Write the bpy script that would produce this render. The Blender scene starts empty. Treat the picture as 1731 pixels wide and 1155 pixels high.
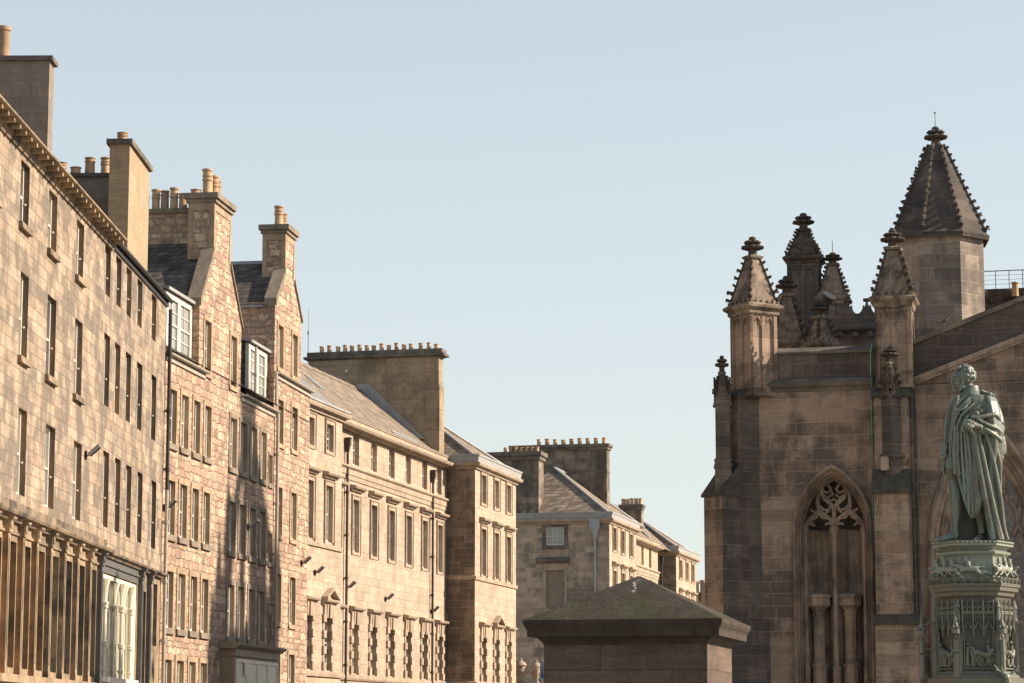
import bpy, bmesh, math, random
from mathutils import Vector, Matrix
R=math.radians
S=bpy.context.scene; COL=S.collection
random.seed(7)
# ---------------------------------------------------------------- camera, sky, sun, exposure
FPX=4300.0; HY=1236.0; CX,CY=865.5,577.5; CAMZ=1.6
TH=math.atan((HY-CY)/FPX)
cd=bpy.data.cameras.new('camera'); cam=bpy.data.objects.new('camera',cd); COL.objects.link(cam)
cd.sensor_width=36; cd.lens=FPX/1731*36; cd.clip_start=.5; cd.clip_end=6000
cam.location=(0,0,CAMZ); cam.rotation_euler=(math.pi/2+TH,0,0); S.camera=cam
SUN_AZ,SUN_EL=88.0,29.0          # azimuth from +Y towards +X
w=bpy.data.worlds.new('World'); S.world=w; w.use_nodes=True
wt=w.node_tree; bg=wt.nodes['Background']; sky=wt.nodes.new('ShaderNodeTexSky')
sky.sky_type='NISHITA'; sky.sun_disc=False; sky.sun_elevation=R(SUN_EL); sky.sun_rotation=R(SUN_AZ)
sky.altitude=60; sky.air_density=1.0; sky.dust_density=1.0; sky.ozone_density=1.0
# a pale veil of haze, dense near the horizon and thin overhead
tcw=wt.nodes.new('ShaderNodeTexCoord'); sxw=wt.nodes.new('ShaderNodeSeparateXYZ'); mrw=wt.nodes.new('ShaderNodeMapRange')
wt.links.new(tcw.outputs['Generated'],sxw.inputs[0]); wt.links.new(sxw.outputs[2],mrw.inputs[0])
for k,v_ in ((1,0.0),(2,.75),(3,.80),(4,.05)): mrw.inputs[k].default_value=v_
veil=wt.nodes.new('ShaderNodeMix'); veil.data_type='RGBA'; veil.inputs[7].default_value=(4.85,5.08,4.82,1)
wt.links.new(mrw.outputs[0],veil.inputs[0]); wt.links.new(sky.outputs[0],veil.inputs[6]); wt.links.new(veil.outputs[2],bg.inputs[0]); bg.inputs[1].default_value=.1
sd=bpy.data.lights.new('sun','SUN'); sun=bpy.data.objects.new('sun',sd); COL.objects.link(sun)
sd.energy=5.0; sd.angle=R(.53); sd.color=(1,.86,.71)
sv=Vector((math.sin(R(SUN_AZ))*math.cos(R(SUN_EL)),math.cos(R(SUN_AZ))*math.cos(R(SUN_EL)),math.sin(R(SUN_EL))))
sun.rotation_euler=sv.to_track_quat('Z','Y').to_euler(); sun.location=(60,40,60)
S.view_settings.view_transform='Standard'; S.view_settings.look='None'; S.view_settings.gamma=1
S.view_settings.exposure=.78

# ---------------------------------------------------------------- helpers
def ray(px,py):
    a=(px-CX)/FPX; b=(CY-py)/FPX
    return (a,math.cos(TH)-b*math.sin(TH),math.sin(TH)+b*math.cos(TH))
def on(px,py,Y):
    r=ray(px,py); t=Y/r[1]; return Vector((t*r[0],Y,t*r[2]+CAMZ))
class Frame:
    """measured street frontage: u along it, y into the building, z up"""
    def __init__(s,ox,oy,phi):
        p=R(phi); s.ox,s.oy,s.phi=ox,oy,phi; s.d=(math.sin(p),math.cos(p)); s.n=(-math.cos(p),math.sin(p))
    def uv(s,px,py,dep=0):
        r=ray(px,py); t=(dep+s.ox*s.n[0]+s.oy*s.n[1])/(r[0]*s.n[0]+r[1]*s.n[1])
        return ((t*r[0]-s.ox)*s.d[0]+(t*r[1]-s.oy)*s.d[1], t*r[2]+CAMZ)
    def yz(s,px,py,u):
        r=ray(px,py); t=(u+s.ox*s.d[0]+s.oy*s.d[1])/(r[0]*s.d[0]+r[1]*s.d[1])
        return ((t*r[0]-s.ox)*s.n[0]+(t*r[1]-s.oy)*s.n[1], t*r[2]+CAMZ)
    def at(s,u,y=0,z=0): return Vector((s.ox+u*s.d[0]+y*s.n[0], s.oy+u*s.d[1]+y*s.n[1], z))
    def rot(s): return math.atan2(s.d[1],s.d[0])
def Z(ox,oy,sc,*p): return [(ox+x/sc,oy+y/sc) for x,y in p]

class MB:
    def __init__(s): s.v=[]; s.f=[]; s.m=[]
    def add(s,vs,fs,mi=0):
        o=len(s.v); s.v+=[tuple(v) for v in vs]; s.f+=[tuple(i+o for i in f) for f in fs]; s.m+=[mi]*len(fs); return s
    def box(s,x0,x1,y0,y1,z0,z1,mi=0):
        return s.add([(x0,y0,z0),(x1,y0,z0),(x1,y1,z0),(x0,y1,z0),(x0,y0,z1),(x1,y0,z1),(x1,y1,z1),(x0,y1,z1)],
          [(0,3,2,1),(4,5,6,7),(0,1,5,4),(1,2,6,5),(2,3,7,6),(3,0,4,7)],mi)
    def ext(s,pts,ax,a,b,mi=0):
        n=len(pts)
        if ax=='x': f=lambda p,t:(t,p[0],p[1])
        elif ax=='y': f=lambda p,t:(p[0],t,p[1])
        else: f=lambda p,t:(p[0],p[1],t)
        vs=[f(p,a) for p in pts]+[f(p,b) for p in pts]
        fs=[tuple(range(n)),tuple(range(2*n-1,n-1,-1))]+[(i,(i+1)%n,(i+1)%n+n,i+n) for i in range(n)]
        return s.add(vs,fs,mi)
    def rings(s,rs,mi=0,caps=True,closed=True):
        n=len(rs[0]); vs=[p for r in rs for p in r]; fs=[]
        for k in range(len(rs)-1):
            for i in range(n if closed else n-1):
                j=(i+1)%n; fs.append((k*n+i,k*n+j,(k+1)*n+j,(k+1)*n+i))
        if caps: fs+= [tuple(range(n-1,-1,-1)),tuple((len(rs)-1)*n+i for i in range(n))]
        return s.add(vs,fs,mi)
    def lathe(s,prof,cx=0,cy=0,n=12,rot=0,mi=0,sx=1,sy=1):
        return s.rings([[(cx+sx*r*math.cos(rot+2*math.pi*i/n),cy+sy*r*math.sin(rot+2*math.pi*i/n),z) for i in range(n)] for r,z in prof],mi)
    def tube(s,pts,r,n=8,mi=0):
        pts=[Vector(p) for p in pts]; rs=[]
        for i,p in enumerate(pts):
            d=(pts[min(i+1,len(pts)-1)]-pts[max(i-1,0)]).normalized()
            up=Vector((0,0,1)) if abs(d.z)<.9 else Vector((0,1,0))
            a=d.cross(up).normalized(); b=a.cross(d)
            rr=r[i] if isinstance(r,(list,tuple)) else r
            rs.append([tuple(p+a*(rr*math.cos(2*math.pi*k/n))+b*(rr*math.sin(2*math.pi*k/n))) for k in range(n)])
        return s.rings(rs,mi)
    def quad(s,*p,mi=0): return s.add(p,[tuple(range(len(p)))],mi)
    def blob(s,c,r,seg=8,rn=5,mi=0,jit=0):
        rx,ry,rz=r if isinstance(r,(list,tuple)) else (r,r,r); rs=[]
        for k in range(rn+1):
            a=-math.pi/2+math.pi*k/rn; rr=max(.02,math.cos(a))
            rs.append([(c[0]+rx*rr*math.cos(2*math.pi*i/seg)*(1+random.uniform(-jit,jit)),c[1]+ry*rr*math.sin(2*math.pi*i/seg)*(1+random.uniform(-jit,jit)),c[2]+rz*math.sin(a)) for i in range(seg)])
        return s.rings(rs,mi)
    def build(s,name,mat,parent=None,smooth=None,fix=True):
        me=bpy.data.meshes.new(name); me.from_pydata(s.v,[],s.f)
        for m in (mat if isinstance(mat,(list,tuple)) else [mat]): me.materials.append(m)
        me.polygons.foreach_set('material_index',s.m)
        if fix:
            b=bmesh.new(); b.from_mesh(me); bmesh.ops.recalc_face_normals(b,faces=b.faces); b.to_mesh(me); b.free()
        if smooth:
            me.polygons.foreach_set('use_smooth',[True]*len(me.polygons)); me.set_sharp_from_angle(angle=R(smooth))
        me.update(); o=bpy.data.objects.new(name,me); COL.objects.link(o)
        if parent: o.parent=parent
        return o
def dup(o,parent=None,loc=None):
    c=o.copy(); COL.objects.link(c); c.parent=parent if parent else o.parent
    if loc is not None: c.location=loc
    for ch in list(o.children): dup(ch,c)
    return c
def tag(o,label,cat,group=None,kind=None):
    if label: o['label']=label
    if cat: o['category']=cat
    if group: o['group']=group
    if kind: o['kind']=kind
    return o
def thing(name,label,cat,loc=(0,0,0),rotz=0,group=None):
    o=bpy.data.objects.new(name,None); COL.objects.link(o); o.location=loc; o.rotation_euler=(0,0,rotz); o.empty_display_size=.3
    return tag(o,label,cat,group)
def struct(o): o['kind']='structure'; return o

# ---------------------------------------------------------------- materials
SUNC=(1.0,.87,.70)
def lin(r,g,b): return tuple(((c/255)/12.92 if c<=10 else ((c/255+.055)/1.055)**2.4) for c in (r,g,b))
def L(r,g,b,k=1.42): return tuple(min(.85,c/(k*s)) for c,s in zip(lin(r,g,b),(1.0,.93,.82)))
class NB:
    def __init__(s,name):
        s.m=bpy.data.materials.new(name); s.m.use_nodes=True; s.t=s.m.node_tree; s.b=s.t.nodes['Principled BSDF']
        s.b.inputs['Specular IOR Level'].default_value=.25
        s.co=s.n('ShaderNodeTexCoord').outputs['Object']
    def n(s,t,ins=None,**pr):
        x=s.t.nodes.new(t)
        for k,v in pr.items(): setattr(x,k,v)
        for k,v in (ins or {}).items(): s.set(x.inputs[k],v)
        return x
    def set(s,i,v):
        if isinstance(v,bpy.types.NodeSocket): s.t.links.new(v,i)
        elif isinstance(v,tuple) and len(v)==3 and i.type=='RGBA': i.default_value=(*v,1)
        else: i.default_value=v
    def mt(s,op,a,b=0.0,c=0.0,clamp=False):
        return s.n('ShaderNodeMath',{0:a,1:b,2:c},operation=op,use_clamp=clamp).outputs[0]
    def mix(s,f,a,b,bl='MIX'):
        x=s.n('ShaderNodeMix',data_type='RGBA',blend_type=bl); s.set(x.inputs[0],f); s.set(x.inputs[6],a); s.set(x.inputs[7],b); return x.outputs[2]
    def ramp(s,f,stops,interp='LINEAR'):
        x=s.n('ShaderNodeValToRGB',{0:f}); cr=x.color_ramp; cr.interpolation=interp
        for i,(p,c) in enumerate(stops):
            e=cr.elements[i] if i<2 else cr.elements.new(p)
            e.position=p; e.color=(*c,1) if isinstance(c,tuple) else (c,c,c,1)
        return x.outputs[0]
    def mapr(s,f,a,b,c=0.,d=1.,cl=True): return s.n('ShaderNodeMapRange',{0:f,1:a,2:b,3:c,4:d},clamp=cl).outputs[0]
    def noise(s,scale,detail=4,rough=.55,vec=None,sc=(1,1,1),off=(0,0,0)):
        v=vec or s.co
        if sc!=(1,1,1) or off!=(0,0,0): v=s.n('ShaderNodeMapping',{0:v,1:off,3:sc}).outputs[0]
        return s.n('ShaderNodeTexNoise',{'Vector':v,'Scale':scale,'Detail':detail,'Roughness':rough}).outputs[0]
    def vor1(s,wv,feat='F1',rnd=1.0):
        x=s.n('ShaderNodeTexVoronoi',{'W':wv,'Scale':1.0,'Randomness':rnd},voronoi_dimensions='1D',feature=feat)
        return x
    def out(s,col,rough=.85,h=None,bump=.3,dist=.02,metal=0,spec=None):
        s.set(s.b.inputs['Base Color'],col); s.set(s.b.inputs['Roughness'],rough); s.set(s.b.inputs['Metallic'],metal)
        if spec is not None: s.b.inputs['Specular IOR Level'].default_value=spec
        if h is not None:
            bp=s.n('ShaderNodeBump',{'Height':h,'Strength':bump,'Distance':dist}); s.t.links.new(bp.outputs[0],s.b.inputs['Normal'])
        return s.m
def sep(nb):
    x=nb.n('ShaderNodeSeparateXYZ',{0:nb.co}).outputs; u=nb.mt('ADD',x[0],x[1]); return u,x[2],x
def ashlar(name,stops,rh=.33,bl=.75,joint=.008,jcol=(.3,.25,.19),jmix=.6,soot=.5,sootc=(.06,.05,.042),rowr=.35,bump=.5,blockr=.75,grain=.25,bed=0.0,soft=.35,sootsc=.5,sootlo=.5,sootbl=0.0,wobble=.025,layk=.55,dist=.03):
    nb=NB(name); u,v,x=sep(nb)
    wob=nb.mt('MULTIPLY',nb.mt('SUBTRACT',nb.noise(3.0,3),.5),wobble)
    v=nb.mt('ADD',v,wob); u=nb.mt('ADD',u,wob)
    wr=nb.mt('DIVIDE',v,rh); r1=nb.vor1(wr,rnd=rowr); re=nb.vor1(wr,'DISTANCE_TO_EDGE',rowr)
    rc=nb.n('ShaderNodeSeparateColor',{0:r1.outputs['Color']}).outputs
    wb=nb.mt('ADD',nb.mt('DIVIDE',u,bl),nb.mt('MULTIPLY',rc[0],977.0))
    b1=nb.vor1(wb,rnd=blockr); be=nb.vor1(wb,'DISTANCE_TO_EDGE',blockr)
    bc=nb.n('ShaderNodeSeparateColor',{0:b1.outputs['Color']}).outputs
    e=nb.mt('MINIMUM',nb.mt('MULTIPLY',re.outputs['Distance'],rh),nb.mt('MULTIPLY',be.outputs['Distance'],bl))
    jm=nb.mapr(e,joint*.4,joint*1.6,1,0)
    med=nb.noise(3.6,6,.68); fine=nb.noise(28,4,.65); h1=nb.noise(7,4,.65,sc=(.3,.3,2.2)); h2=nb.noise(7,4,.65,sc=(1.6,1.6,.3))
    f=nb.mt('ADD',nb.mt('MULTIPLY',bc[0],1-soft),nb.mt('MULTIPLY',nb.mapr(med,.25,.75),soft))
    col=nb.ramp(f,stops)
    lay=nb.mix(nb.mt('GREATER_THAN',bc[1],.6),h1,h2); col=nb.mix(layk,col,nb.mix(1.0,col,nb.ramp(lay,[(.28,.58),(.72,1.42)]),'MULTIPLY'))
    hue=nb.mix(nb.mt('MULTIPLY',bc[1],.35),col,nb.mix(1.0,col,(1.06,.93,.86),'MULTIPLY'))
    # soot and weather: large patches with ragged edges, partly block by block
    sm=nb.mt('ADD',nb.noise(sootsc,6,.65,off=(3,1,7)),nb.mt('MULTIPLY',nb.mt('SUBTRACT',bc[2],.5),sootbl))
    st=nb.noise(.9,4,.6,sc=(2.2,2.2,.25))
    sm=nb.mapr(nb.mt('ADD',nb.mt('ADD',nb.mt('MULTIPLY',sm,.6),nb.mt('MULTIPLY',st,.25)),nb.mt('MULTIPLY',med,.15)),sootlo,sootlo+.10)
    col=nb.mix(nb.mt('MULTIPLY',sm,soot),hue,sootc)
    if bed:
        bd=nb.noise(3.0,5,.7,sc=(.35,.35,6)); col=nb.mix(nb.mt('MULTIPLY',nb.mapr(bd,.45,.7),bed),col,nb.mix(1.0,col,(.55,.5,.47),'MULTIPLY'))
    col=nb.mix(grain,col,nb.mix(1.0,col,nb.ramp(fine,[(.25,.45),(.75,1.5)]),'MULTIPLY'))
    # edges of the stones wear and weather
    ed=nb.mt('MULTIPLY',nb.mapr(e,0,.05,1,0),nb.mapr(med,.45,.65)); col=nb.mix(nb.mt('MULTIPLY',ed,.35),col,nb.mix(1.0,col,(.5,.46,.42),'MULTIPLY'))
    col=nb.mix(nb.mt('MULTIPLY',jm,jmix),col,jcol)
    h=nb.mt('SUBTRACT',nb.mt('ADD',nb.mt('MULTIPLY',med,.7),nb.mt('MULTIPLY',fine,.25)),nb.mt('MULTIPLY',jm,.5))
    h=nb.mt('ADD',h,nb.mt('MULTIPLY',bc[1],.25))
    return nb.out(col,.9,h,bump,dist)
def rubble(name,stops,sx=2.6,sz=4.2,mort=(.5,.38,.27),bump=1.0):
    nb=NB(name); u,v,x=sep(nb)
    wob=nb.n('ShaderNodeTexNoise',{'Vector':nb.co,'Scale':2.2,'Detail':3}).outputs['Color']
    ws=nb.n('ShaderNodeSeparateColor',{0:wob}).outputs
    cu=nb.mt('ADD',nb.mt('MULTIPLY',u,sx),nb.mt('MULTIPLY',ws[0],.9)); cv=nb.mt('ADD',nb.mt('MULTIPLY',v,sz),nb.mt('MULTIPLY',ws[1],.9))
    vec=nb.n('ShaderNodeCombineXYZ',{0:cu,1:cv,2:0.0}).outputs[0]
    f1=nb.n('ShaderNodeTexVoronoi',{'Vector':vec,'Scale':1.0,'Randomness':.95},voronoi_dimensions='2D',feature='F1')
    fe=nb.n('ShaderNodeTexVoronoi',{'Vector':vec,'Scale':1.0,'Randomness':.95},voronoi_dimensions='2D',feature='DISTANCE_TO_EDGE')
    bc=nb.n('ShaderNodeSeparateColor',{0:f1.outputs['Color']}).outputs
    med=nb.noise(5,5,.65); fine=nb.noise(30,3,.6); big=nb.noise(.4,4,.6)
    tone=nb.mt('ADD',nb.mt('MULTIPLY',bc[0],.75),nb.mt('MULTIPLY',nb.mapr(big,.3,.7),.25))
    col=nb.ramp(tone,stops)
    col=nb.mix(.6,col,nb.mix(1.0,col,nb.ramp(med,[(.2,.5),(.8,1.4)]),'MULTIPLY'))
    col=nb.mix(.3,col,nb.mix(1.0,col,nb.ramp(fine,[(.2,.5),(.8,1.5)]),'MULTIPLY'))
    jm=nb.mapr(fe.outputs['Distance'],.03,.12,1,0); col=nb.mix(nb.mt('MULTIPLY',jm,.32),col,mort)
    dk=nb.mt('MULTIPLY',nb.mapr(fe.outputs['Distance'],.02,.10,1,0),nb.mapr(med,.44,.56)); col=nb.mix(nb.mt('MULTIPLY',dk,.8),col,(.07,.05,.035))
    h=nb.mt('ADD',nb.mt('MULTIPLY',nb.mapr(fe.outputs['Distance'],0,.25),.8),nb.mt('ADD',nb.mt('MULTIPLY',med,.8),nb.mt('MULTIPLY',bc[1],.5)))
    return nb.out(col,.92,h,bump,.05)
def slate(name,c0,c1,rh=.19,bl=.26,moss=0.0):
    nb=NB(name); x=nb.n('ShaderNodeSeparateXYZ',{0:nb.co}).outputs
    u=nb.mt('ADD',x[0],nb.mt('MULTIPLY',x[1],.73)); v=x[2]
    wr=nb.mt('DIVIDE',v,rh*.7); rfl=nb.mt('FLOOR',wr); fr=nb.mt('FRACT',wr)
    wb=nb.mt('ADD',nb.mt('DIVIDE',u,bl),nb.mt('MULTIPLY',rfl,13.37)); b1=nb.vor1(wb,rnd=.7); be=nb.vor1(wb,'DISTANCE_TO_EDGE',.7)
    bc=nb.n('ShaderNodeSeparateColor',{0:b1.outputs['Color']}).outputs
    col=nb.mix(bc[0],c0,c1); med=nb.noise(3,4); col=nb.mix(.5,col,nb.mix(1.0,col,nb.ramp(med,[(.25,.5),(.75,1.5)]),'MULTIPLY'))
    edge=nb.mt('MAXIMUM',nb.mapr(be.outputs['Distance'],.02,.07,1,0),nb.mapr(fr,0.0,.16,1,0)); col=nb.mix(nb.mt('MULTIPLY',edge,.8),col,(.015,.015,.015))
    if moss: col=nb.mix(nb.mt('MULTIPLY',nb.mapr(nb.noise(1.2,5),.5,.62),moss),col,(.07,.065,.03))
    h=nb.mt('ADD',nb.mt('SUBTRACT',1.0,fr),nb.mt('MULTIPLY',bc[1],.5))
    return nb.out(col,.9,h,.6,.03,spec=.08)
def plain(name,col,rough=.8,var=.35,scale=3,bump=.2,metal=0,streak=0,c2=None,spec=None):
    nb=NB(name); a=nb.noise(scale,5,.6); f=nb.noise(scale*9,3)
    c=nb.mix(var,col,nb.mix(1.0,col,nb.ramp(a,[(.25,.35),(.75,1.5)]),'MULTIPLY'))
    if c2: c=nb.mix(nb.mapr(nb.noise(scale*.6,5,.65,off=(5,5,5)),.45,.62),c,c2)
    if streak: c=nb.mix(nb.mt('MULTIPLY',nb.mapr(nb.noise(5,4,.6,sc=(2,2,.2)),.45,.7),streak),c,nb.mix(1.0,c,(.45,.42,.4),'MULTIPLY'))
    return nb.out(c,rough,nb.mt('ADD',a,nb.mt('MULTIPLY',f,.4)),bump,.02,metal,spec)
M={}
M['tenement']=ashlar('tenement_ashlar',[(0,(.17,.132,.098)),(.18,(.27,.207,.15)),(.45,(.36,.277,.198)),(.78,(.44,.34,.245)),(1,(.53,.415,.30))],.29,.56,.012,(.16,.125,.09),.6,soot=.75,sootc=(.125,.106,.086),sootbl=.12,sootlo=.45,soft=.58,sootsc=.9)
M['tenement_trim']=plain('tenement_dressed_stone',(.36,.26,.165),.85,.5,1.6,.3,streak=.5,c2=(.17,.13,.09))
M['tenement_dark']=plain('tenement_dark_stone',(.25,.185,.122),.85,.5,2,.3,c2=(.07,.06,.05))
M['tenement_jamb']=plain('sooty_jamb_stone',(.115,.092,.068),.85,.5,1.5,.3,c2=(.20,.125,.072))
M['tenement_rust']=plain('rusty_sandstone',(.42,.235,.115),.85,.5,1.3,.3,c2=(.15,.10,.06))
M['harl']=ashlar('rendered_chimney',[(0,(.22,.18,.145)),(1,(.28,.225,.175))],.5,1.2,.004,(.2,.16,.12),.25,soot=.5,sootc=(.15,.12,.1))
M['ochre']=ashlar('ochre_block',[(0,(.32,.245,.155)),(1,(.38,.295,.19))],.62,.95,.007,(.46,.37,.25),.6,soot=.25,sootc=(.25,.17,.08),soft=.3,rowr=.05,blockr=.2)
M['greyblock']=ashlar('grey_block',[(0,(.22,.19,.155)),(1,(.30,.255,.2))],.5,1.0,.007,(.36,.31,.25),.5,soot=.35,sootc=(.14,.12,.1),rowr=.05,blockr=.2)
M['rubble']=ashlar('rubble_masonry',[(0,(.21,.15,.11)),(.12,(.40,.27,.185)),(.24,(.34,.215,.165)),(.38,(.52,.375,.245)),(.52,(.42,.275,.205)),(.74,(.60,.46,.32)),(1,(.48,.35,.225))],.25,.40,.024,(.42,.31,.215),.45,soot=.5,sootc=(.16,.12,.09),rowr=1.0,bump=1.0,blockr=1.0,grain=.45,soft=.25,sootsc=1.6,sootlo=.49,sootbl=.2,wobble=.34,layk=.65,dist=.08)
M['dressed']=plain('dressed_sandstone',(.40,.295,.19),.85,.35,2,.25,streak=.3,c2=(.30,.21,.135))
M['dressed_grey']=plain('dressed_grey_stone',(.27,.215,.155),.85,.4,2,.25,streak=.35,c2=(.19,.15,.11))
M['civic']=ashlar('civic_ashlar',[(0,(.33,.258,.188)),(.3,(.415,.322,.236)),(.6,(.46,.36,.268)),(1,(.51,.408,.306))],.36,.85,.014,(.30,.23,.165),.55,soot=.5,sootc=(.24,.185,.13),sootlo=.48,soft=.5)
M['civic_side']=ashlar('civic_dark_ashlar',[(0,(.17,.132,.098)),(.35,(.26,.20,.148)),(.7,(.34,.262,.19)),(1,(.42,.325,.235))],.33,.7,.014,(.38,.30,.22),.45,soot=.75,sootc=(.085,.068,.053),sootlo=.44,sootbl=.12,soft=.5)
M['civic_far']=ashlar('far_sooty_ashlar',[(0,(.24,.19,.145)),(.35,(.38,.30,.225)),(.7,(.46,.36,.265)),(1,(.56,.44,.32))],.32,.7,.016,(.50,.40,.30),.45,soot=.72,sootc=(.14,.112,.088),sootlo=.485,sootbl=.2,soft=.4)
M['civic_trim']=plain('civic_dressed_stone',(.42,.327,.238),.85,.35,2,.2,streak=.35,c2=(.33,.255,.18))
M['stackstone']=ashlar('chimney_ashlar',[(0,(.25,.19,.125)),(.5,(.33,.25,.165)),(1,(.40,.31,.205))],.5,1.35,.009,(.16,.12,.08),.5,soot=.5,sootc=(.10,.08,.06),sootlo=.5)
M['stackdark']=ashlar('sooty_chimney_ashlar',[(0,(.13,.107,.085)),(.5,(.23,.185,.14)),(1,(.37,.29,.205))],.38,.8,.014,(.2,.165,.13),.4,soot=.7,sootc=(.05,.045,.04),sootlo=.45)
M['coping']=plain('sooty_coping',(.12,.1,.08),.85,.4,2,.3,c2=(.2,.165,.125))
M['slate']=slate('slate',(.075,.066,.058),(.17,.14,.112),.24,.30)
M['slate_lit']=slate('brown_slate',(.19,.15,.115),(.34,.27,.20),.30,.36,moss=.3)  # lighter brown slate, sunlit tone put into the colour
M['lead']=plain('lead_sheet',(.35,.34,.32),.55,.25,2,.1,metal=0,streak=.3)
M['paint']=plain('white_paint',(.68,.62,.53),.45,.12,4,.05)
M['cream']=plain('cream_paint',(.72,.63,.48),.45,.15,3,.08,streak=.15)
M['charcoal']=plain('charcoal_paint',(.125,.118,.108),.55,.25,2,.1,streak=.4)
M['ironbrown']=plain('weathered_iron_pipe',(.07,.055,.045),.6,.4,3,.1,streak=.4)
M['iron']=plain('black_iron',(.04,.036,.032),.45,.3,4,.1)
M['ironpale']=plain('painted_iron_pipe',(.42,.36,.29),.5,.3,3,.1,streak=.4)
M['greypipe']=plain('grey_pipe',(.36,.37,.37),.5,.25,3,.1)
for k,c in (('pot_a',(.48,.30,.17)),('pot_b',(.55,.38,.23)),('pot_c',(.38,.25,.15))): M[k]=plain('terracotta_'+k[-1],c,.8,.35,4,.15,streak=.3,c2=tuple(q*.75 for q in c))
def glassmat(name,base=(.018,.02,.022)):
    nb=NB(name); return nb.out(base,.06,nb.noise(1.3,2),.06,.02,spec=.5)
M['glass']=glassmat('window_glass'); M['blind']=glassmat('window_glass_grey',(.33,.33,.30)); M['curtain']=glassmat('curtained_glass',(.36,.35,.26))
M['steel']=plain('brushed_steel',(.30,.29,.27),.35,.2,6,.05,metal=.6)
M['mortarfill']=plain('rendered_infill',(.26,.20,.15),.9,.2,2,.1)

# ---------------------------------------------------------------- building parts
def grid_wall(mb,u0,u1,z0,z1,holes,y=0,dep=.22,mi=0,rm=None):
    """flat wall with rectangular openings and their reveals (holes: u0,u1,z0,z1)"""
    us=sorted({u0,u1,*[h[0] for h in holes],*[h[1] for h in holes]}); zs=sorted({z0,z1,*[h[2] for h in holes],*[h[3] for h in holes]})
    us=[q for q in us if u0<=q<=u1]; zs=[q for q in zs if z0<=q<=z1]
    idx={}; vs=[]; fs=[]
    def vi(i,j):
        if (i,j) not in idx: idx[i,j]=len(vs); vs.append((us[i],y,zs[j]))
        return idx[i,j]
    for i in range(len(us)-1):
        cu=(us[i]+us[i+1])/2
        for j in range(len(zs)-1):
            cz=(zs[j]+zs[j+1])/2
            if any(h[0]<cu<h[1] and h[2]<cz<h[3] for h in holes): continue
            fs.append((vi(i,j),vi(i+1,j),vi(i+1,j+1),vi(i,j+1)))
    mb.add(vs,fs,mi); rm=mi if rm is None else rm
    for a,b,c,d in holes:
        a=max(a,u0); c=max(c,z0)
        mb.quad((a,y,c),(a,y+dep,c),(a,y+dep,d),(a,y,d),mi=rm); mb.quad((b,y,c),(b,y,d),(b,y+dep,d),(b,y+dep,c),mi=rm)
        mb.quad((a,y,d),(a,y+dep,d),(b,y+dep,d),(b,y,d),mi=rm); mb.quad((a,y,c),(b,y,c),(b,y+dep,c),(a,y+dep,c),mi=rm)
PANE=random.Random(3)
def sash(parent,u0,u1,z0,z1,y,cols=2,rows=2,mat='paint',glass='glass',fr=.07,bar=.022):
    """two sliding sashes in a box frame, with the glass behind"""
    mb=MB(); zm=(z0+z1)/2; e=.002
    if glass=='glass': glass=PANE.choice(('glass','glass','glass','blind','curtain','glass'))
    u0+=e;u1-=e;z0+=e;z1-=e
    mb.box(u0,u0+fr,y-.05,y+.06,z0,z1); mb.box(u1-fr,u1,y-.05,y+.06,z0,z1)
    mb.box(u0+fr,u1-fr,y-.05,y+.06,z1-fr,z1); mb.box(u0+fr,u1-fr,y-.07,y+.06,z0,z0+fr*1.2)
    mb.box(u0+fr,u1-fr,y-.03,y+.05,zm-.028,zm+.028)
    for k in range(1,cols):
        c=u0+fr+(u1-u0-2*fr)*k/cols; mb.box(c-bar/2,c+bar/2,y-.012,y+.03,z0+fr*1.2,zm-.028); mb.box(c-bar/2,c+bar/2,y-.012,y+.03,zm+.028,z1-fr)
    for lo,hi in ((z0+fr*1.2,zm-.028),(zm+.028,z1-fr)):
        for k in range(1,rows):
            c=lo+(hi-lo)*k/rows
            for q in range(cols):
                a=u0+fr+(u1-u0-2*fr)*q/cols+(bar/2 if q else 0); b=u0+fr+(u1-u0-2*fr)*(q+1)/cols-(bar/2 if q<cols-1 else 0)
                mb.box(a,b,y-.012,y+.03,c-bar/2,c+bar/2)
    w=mb.build('window',M[mat],parent)
    MB().quad((u0+fr,y+.02,z0+fr),(u1-fr,y+.02,z0+fr),(u1-fr,y+.02,z1-fr),(u0+fr,y+.02,z1-fr)).build('pane',M[glass],w)
    return w
def sill(w,u0,u1,z,mat,h=.13,pr=.10,dep=.2,ov=.08):
    MB().ext([(-pr,z-h),(dep,z-h),(dep,z+.012),(-pr+.02,z)],'x',u0-ov,u1+ov).build('sill',M[mat],w)
def surround(w,u0,u1,z0,z1,mat,wd=.16,pr=.035,dep=.0,arch=False,sill_=True):
    """raised margin round an opening, butted at the corners"""
    mb=MB(); y0,y1=-pr,.06
    mb.box(u0-wd,u0-.001,y0,y1,z0,z1); mb.box(u1+.001,u1+wd,y0,y1,z0,z1); mb.box(u0-wd,u1+wd,y0-.004,y1,z1+.001,z1+wd)
    if sill_: mb.box(u0-wd,u1+wd,y0-.004,y1,z0-wd*.8,z0-.001)
    if arch:
        a=.05; mb.box(u0-wd-a,u0-wd-.001,y0-.04,y1,z0-wd*.8,z1+wd); mb.box(u1+wd+.001,u1+wd+a,y0-.04,y1,z0-wd*.8,z1+wd); mb.box(u0-wd-a,u1+wd+a,y0-.045,y1,z1+wd+.001,z1+wd+a)
    return mb.build('surround',M[mat],w)
POT={}
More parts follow.
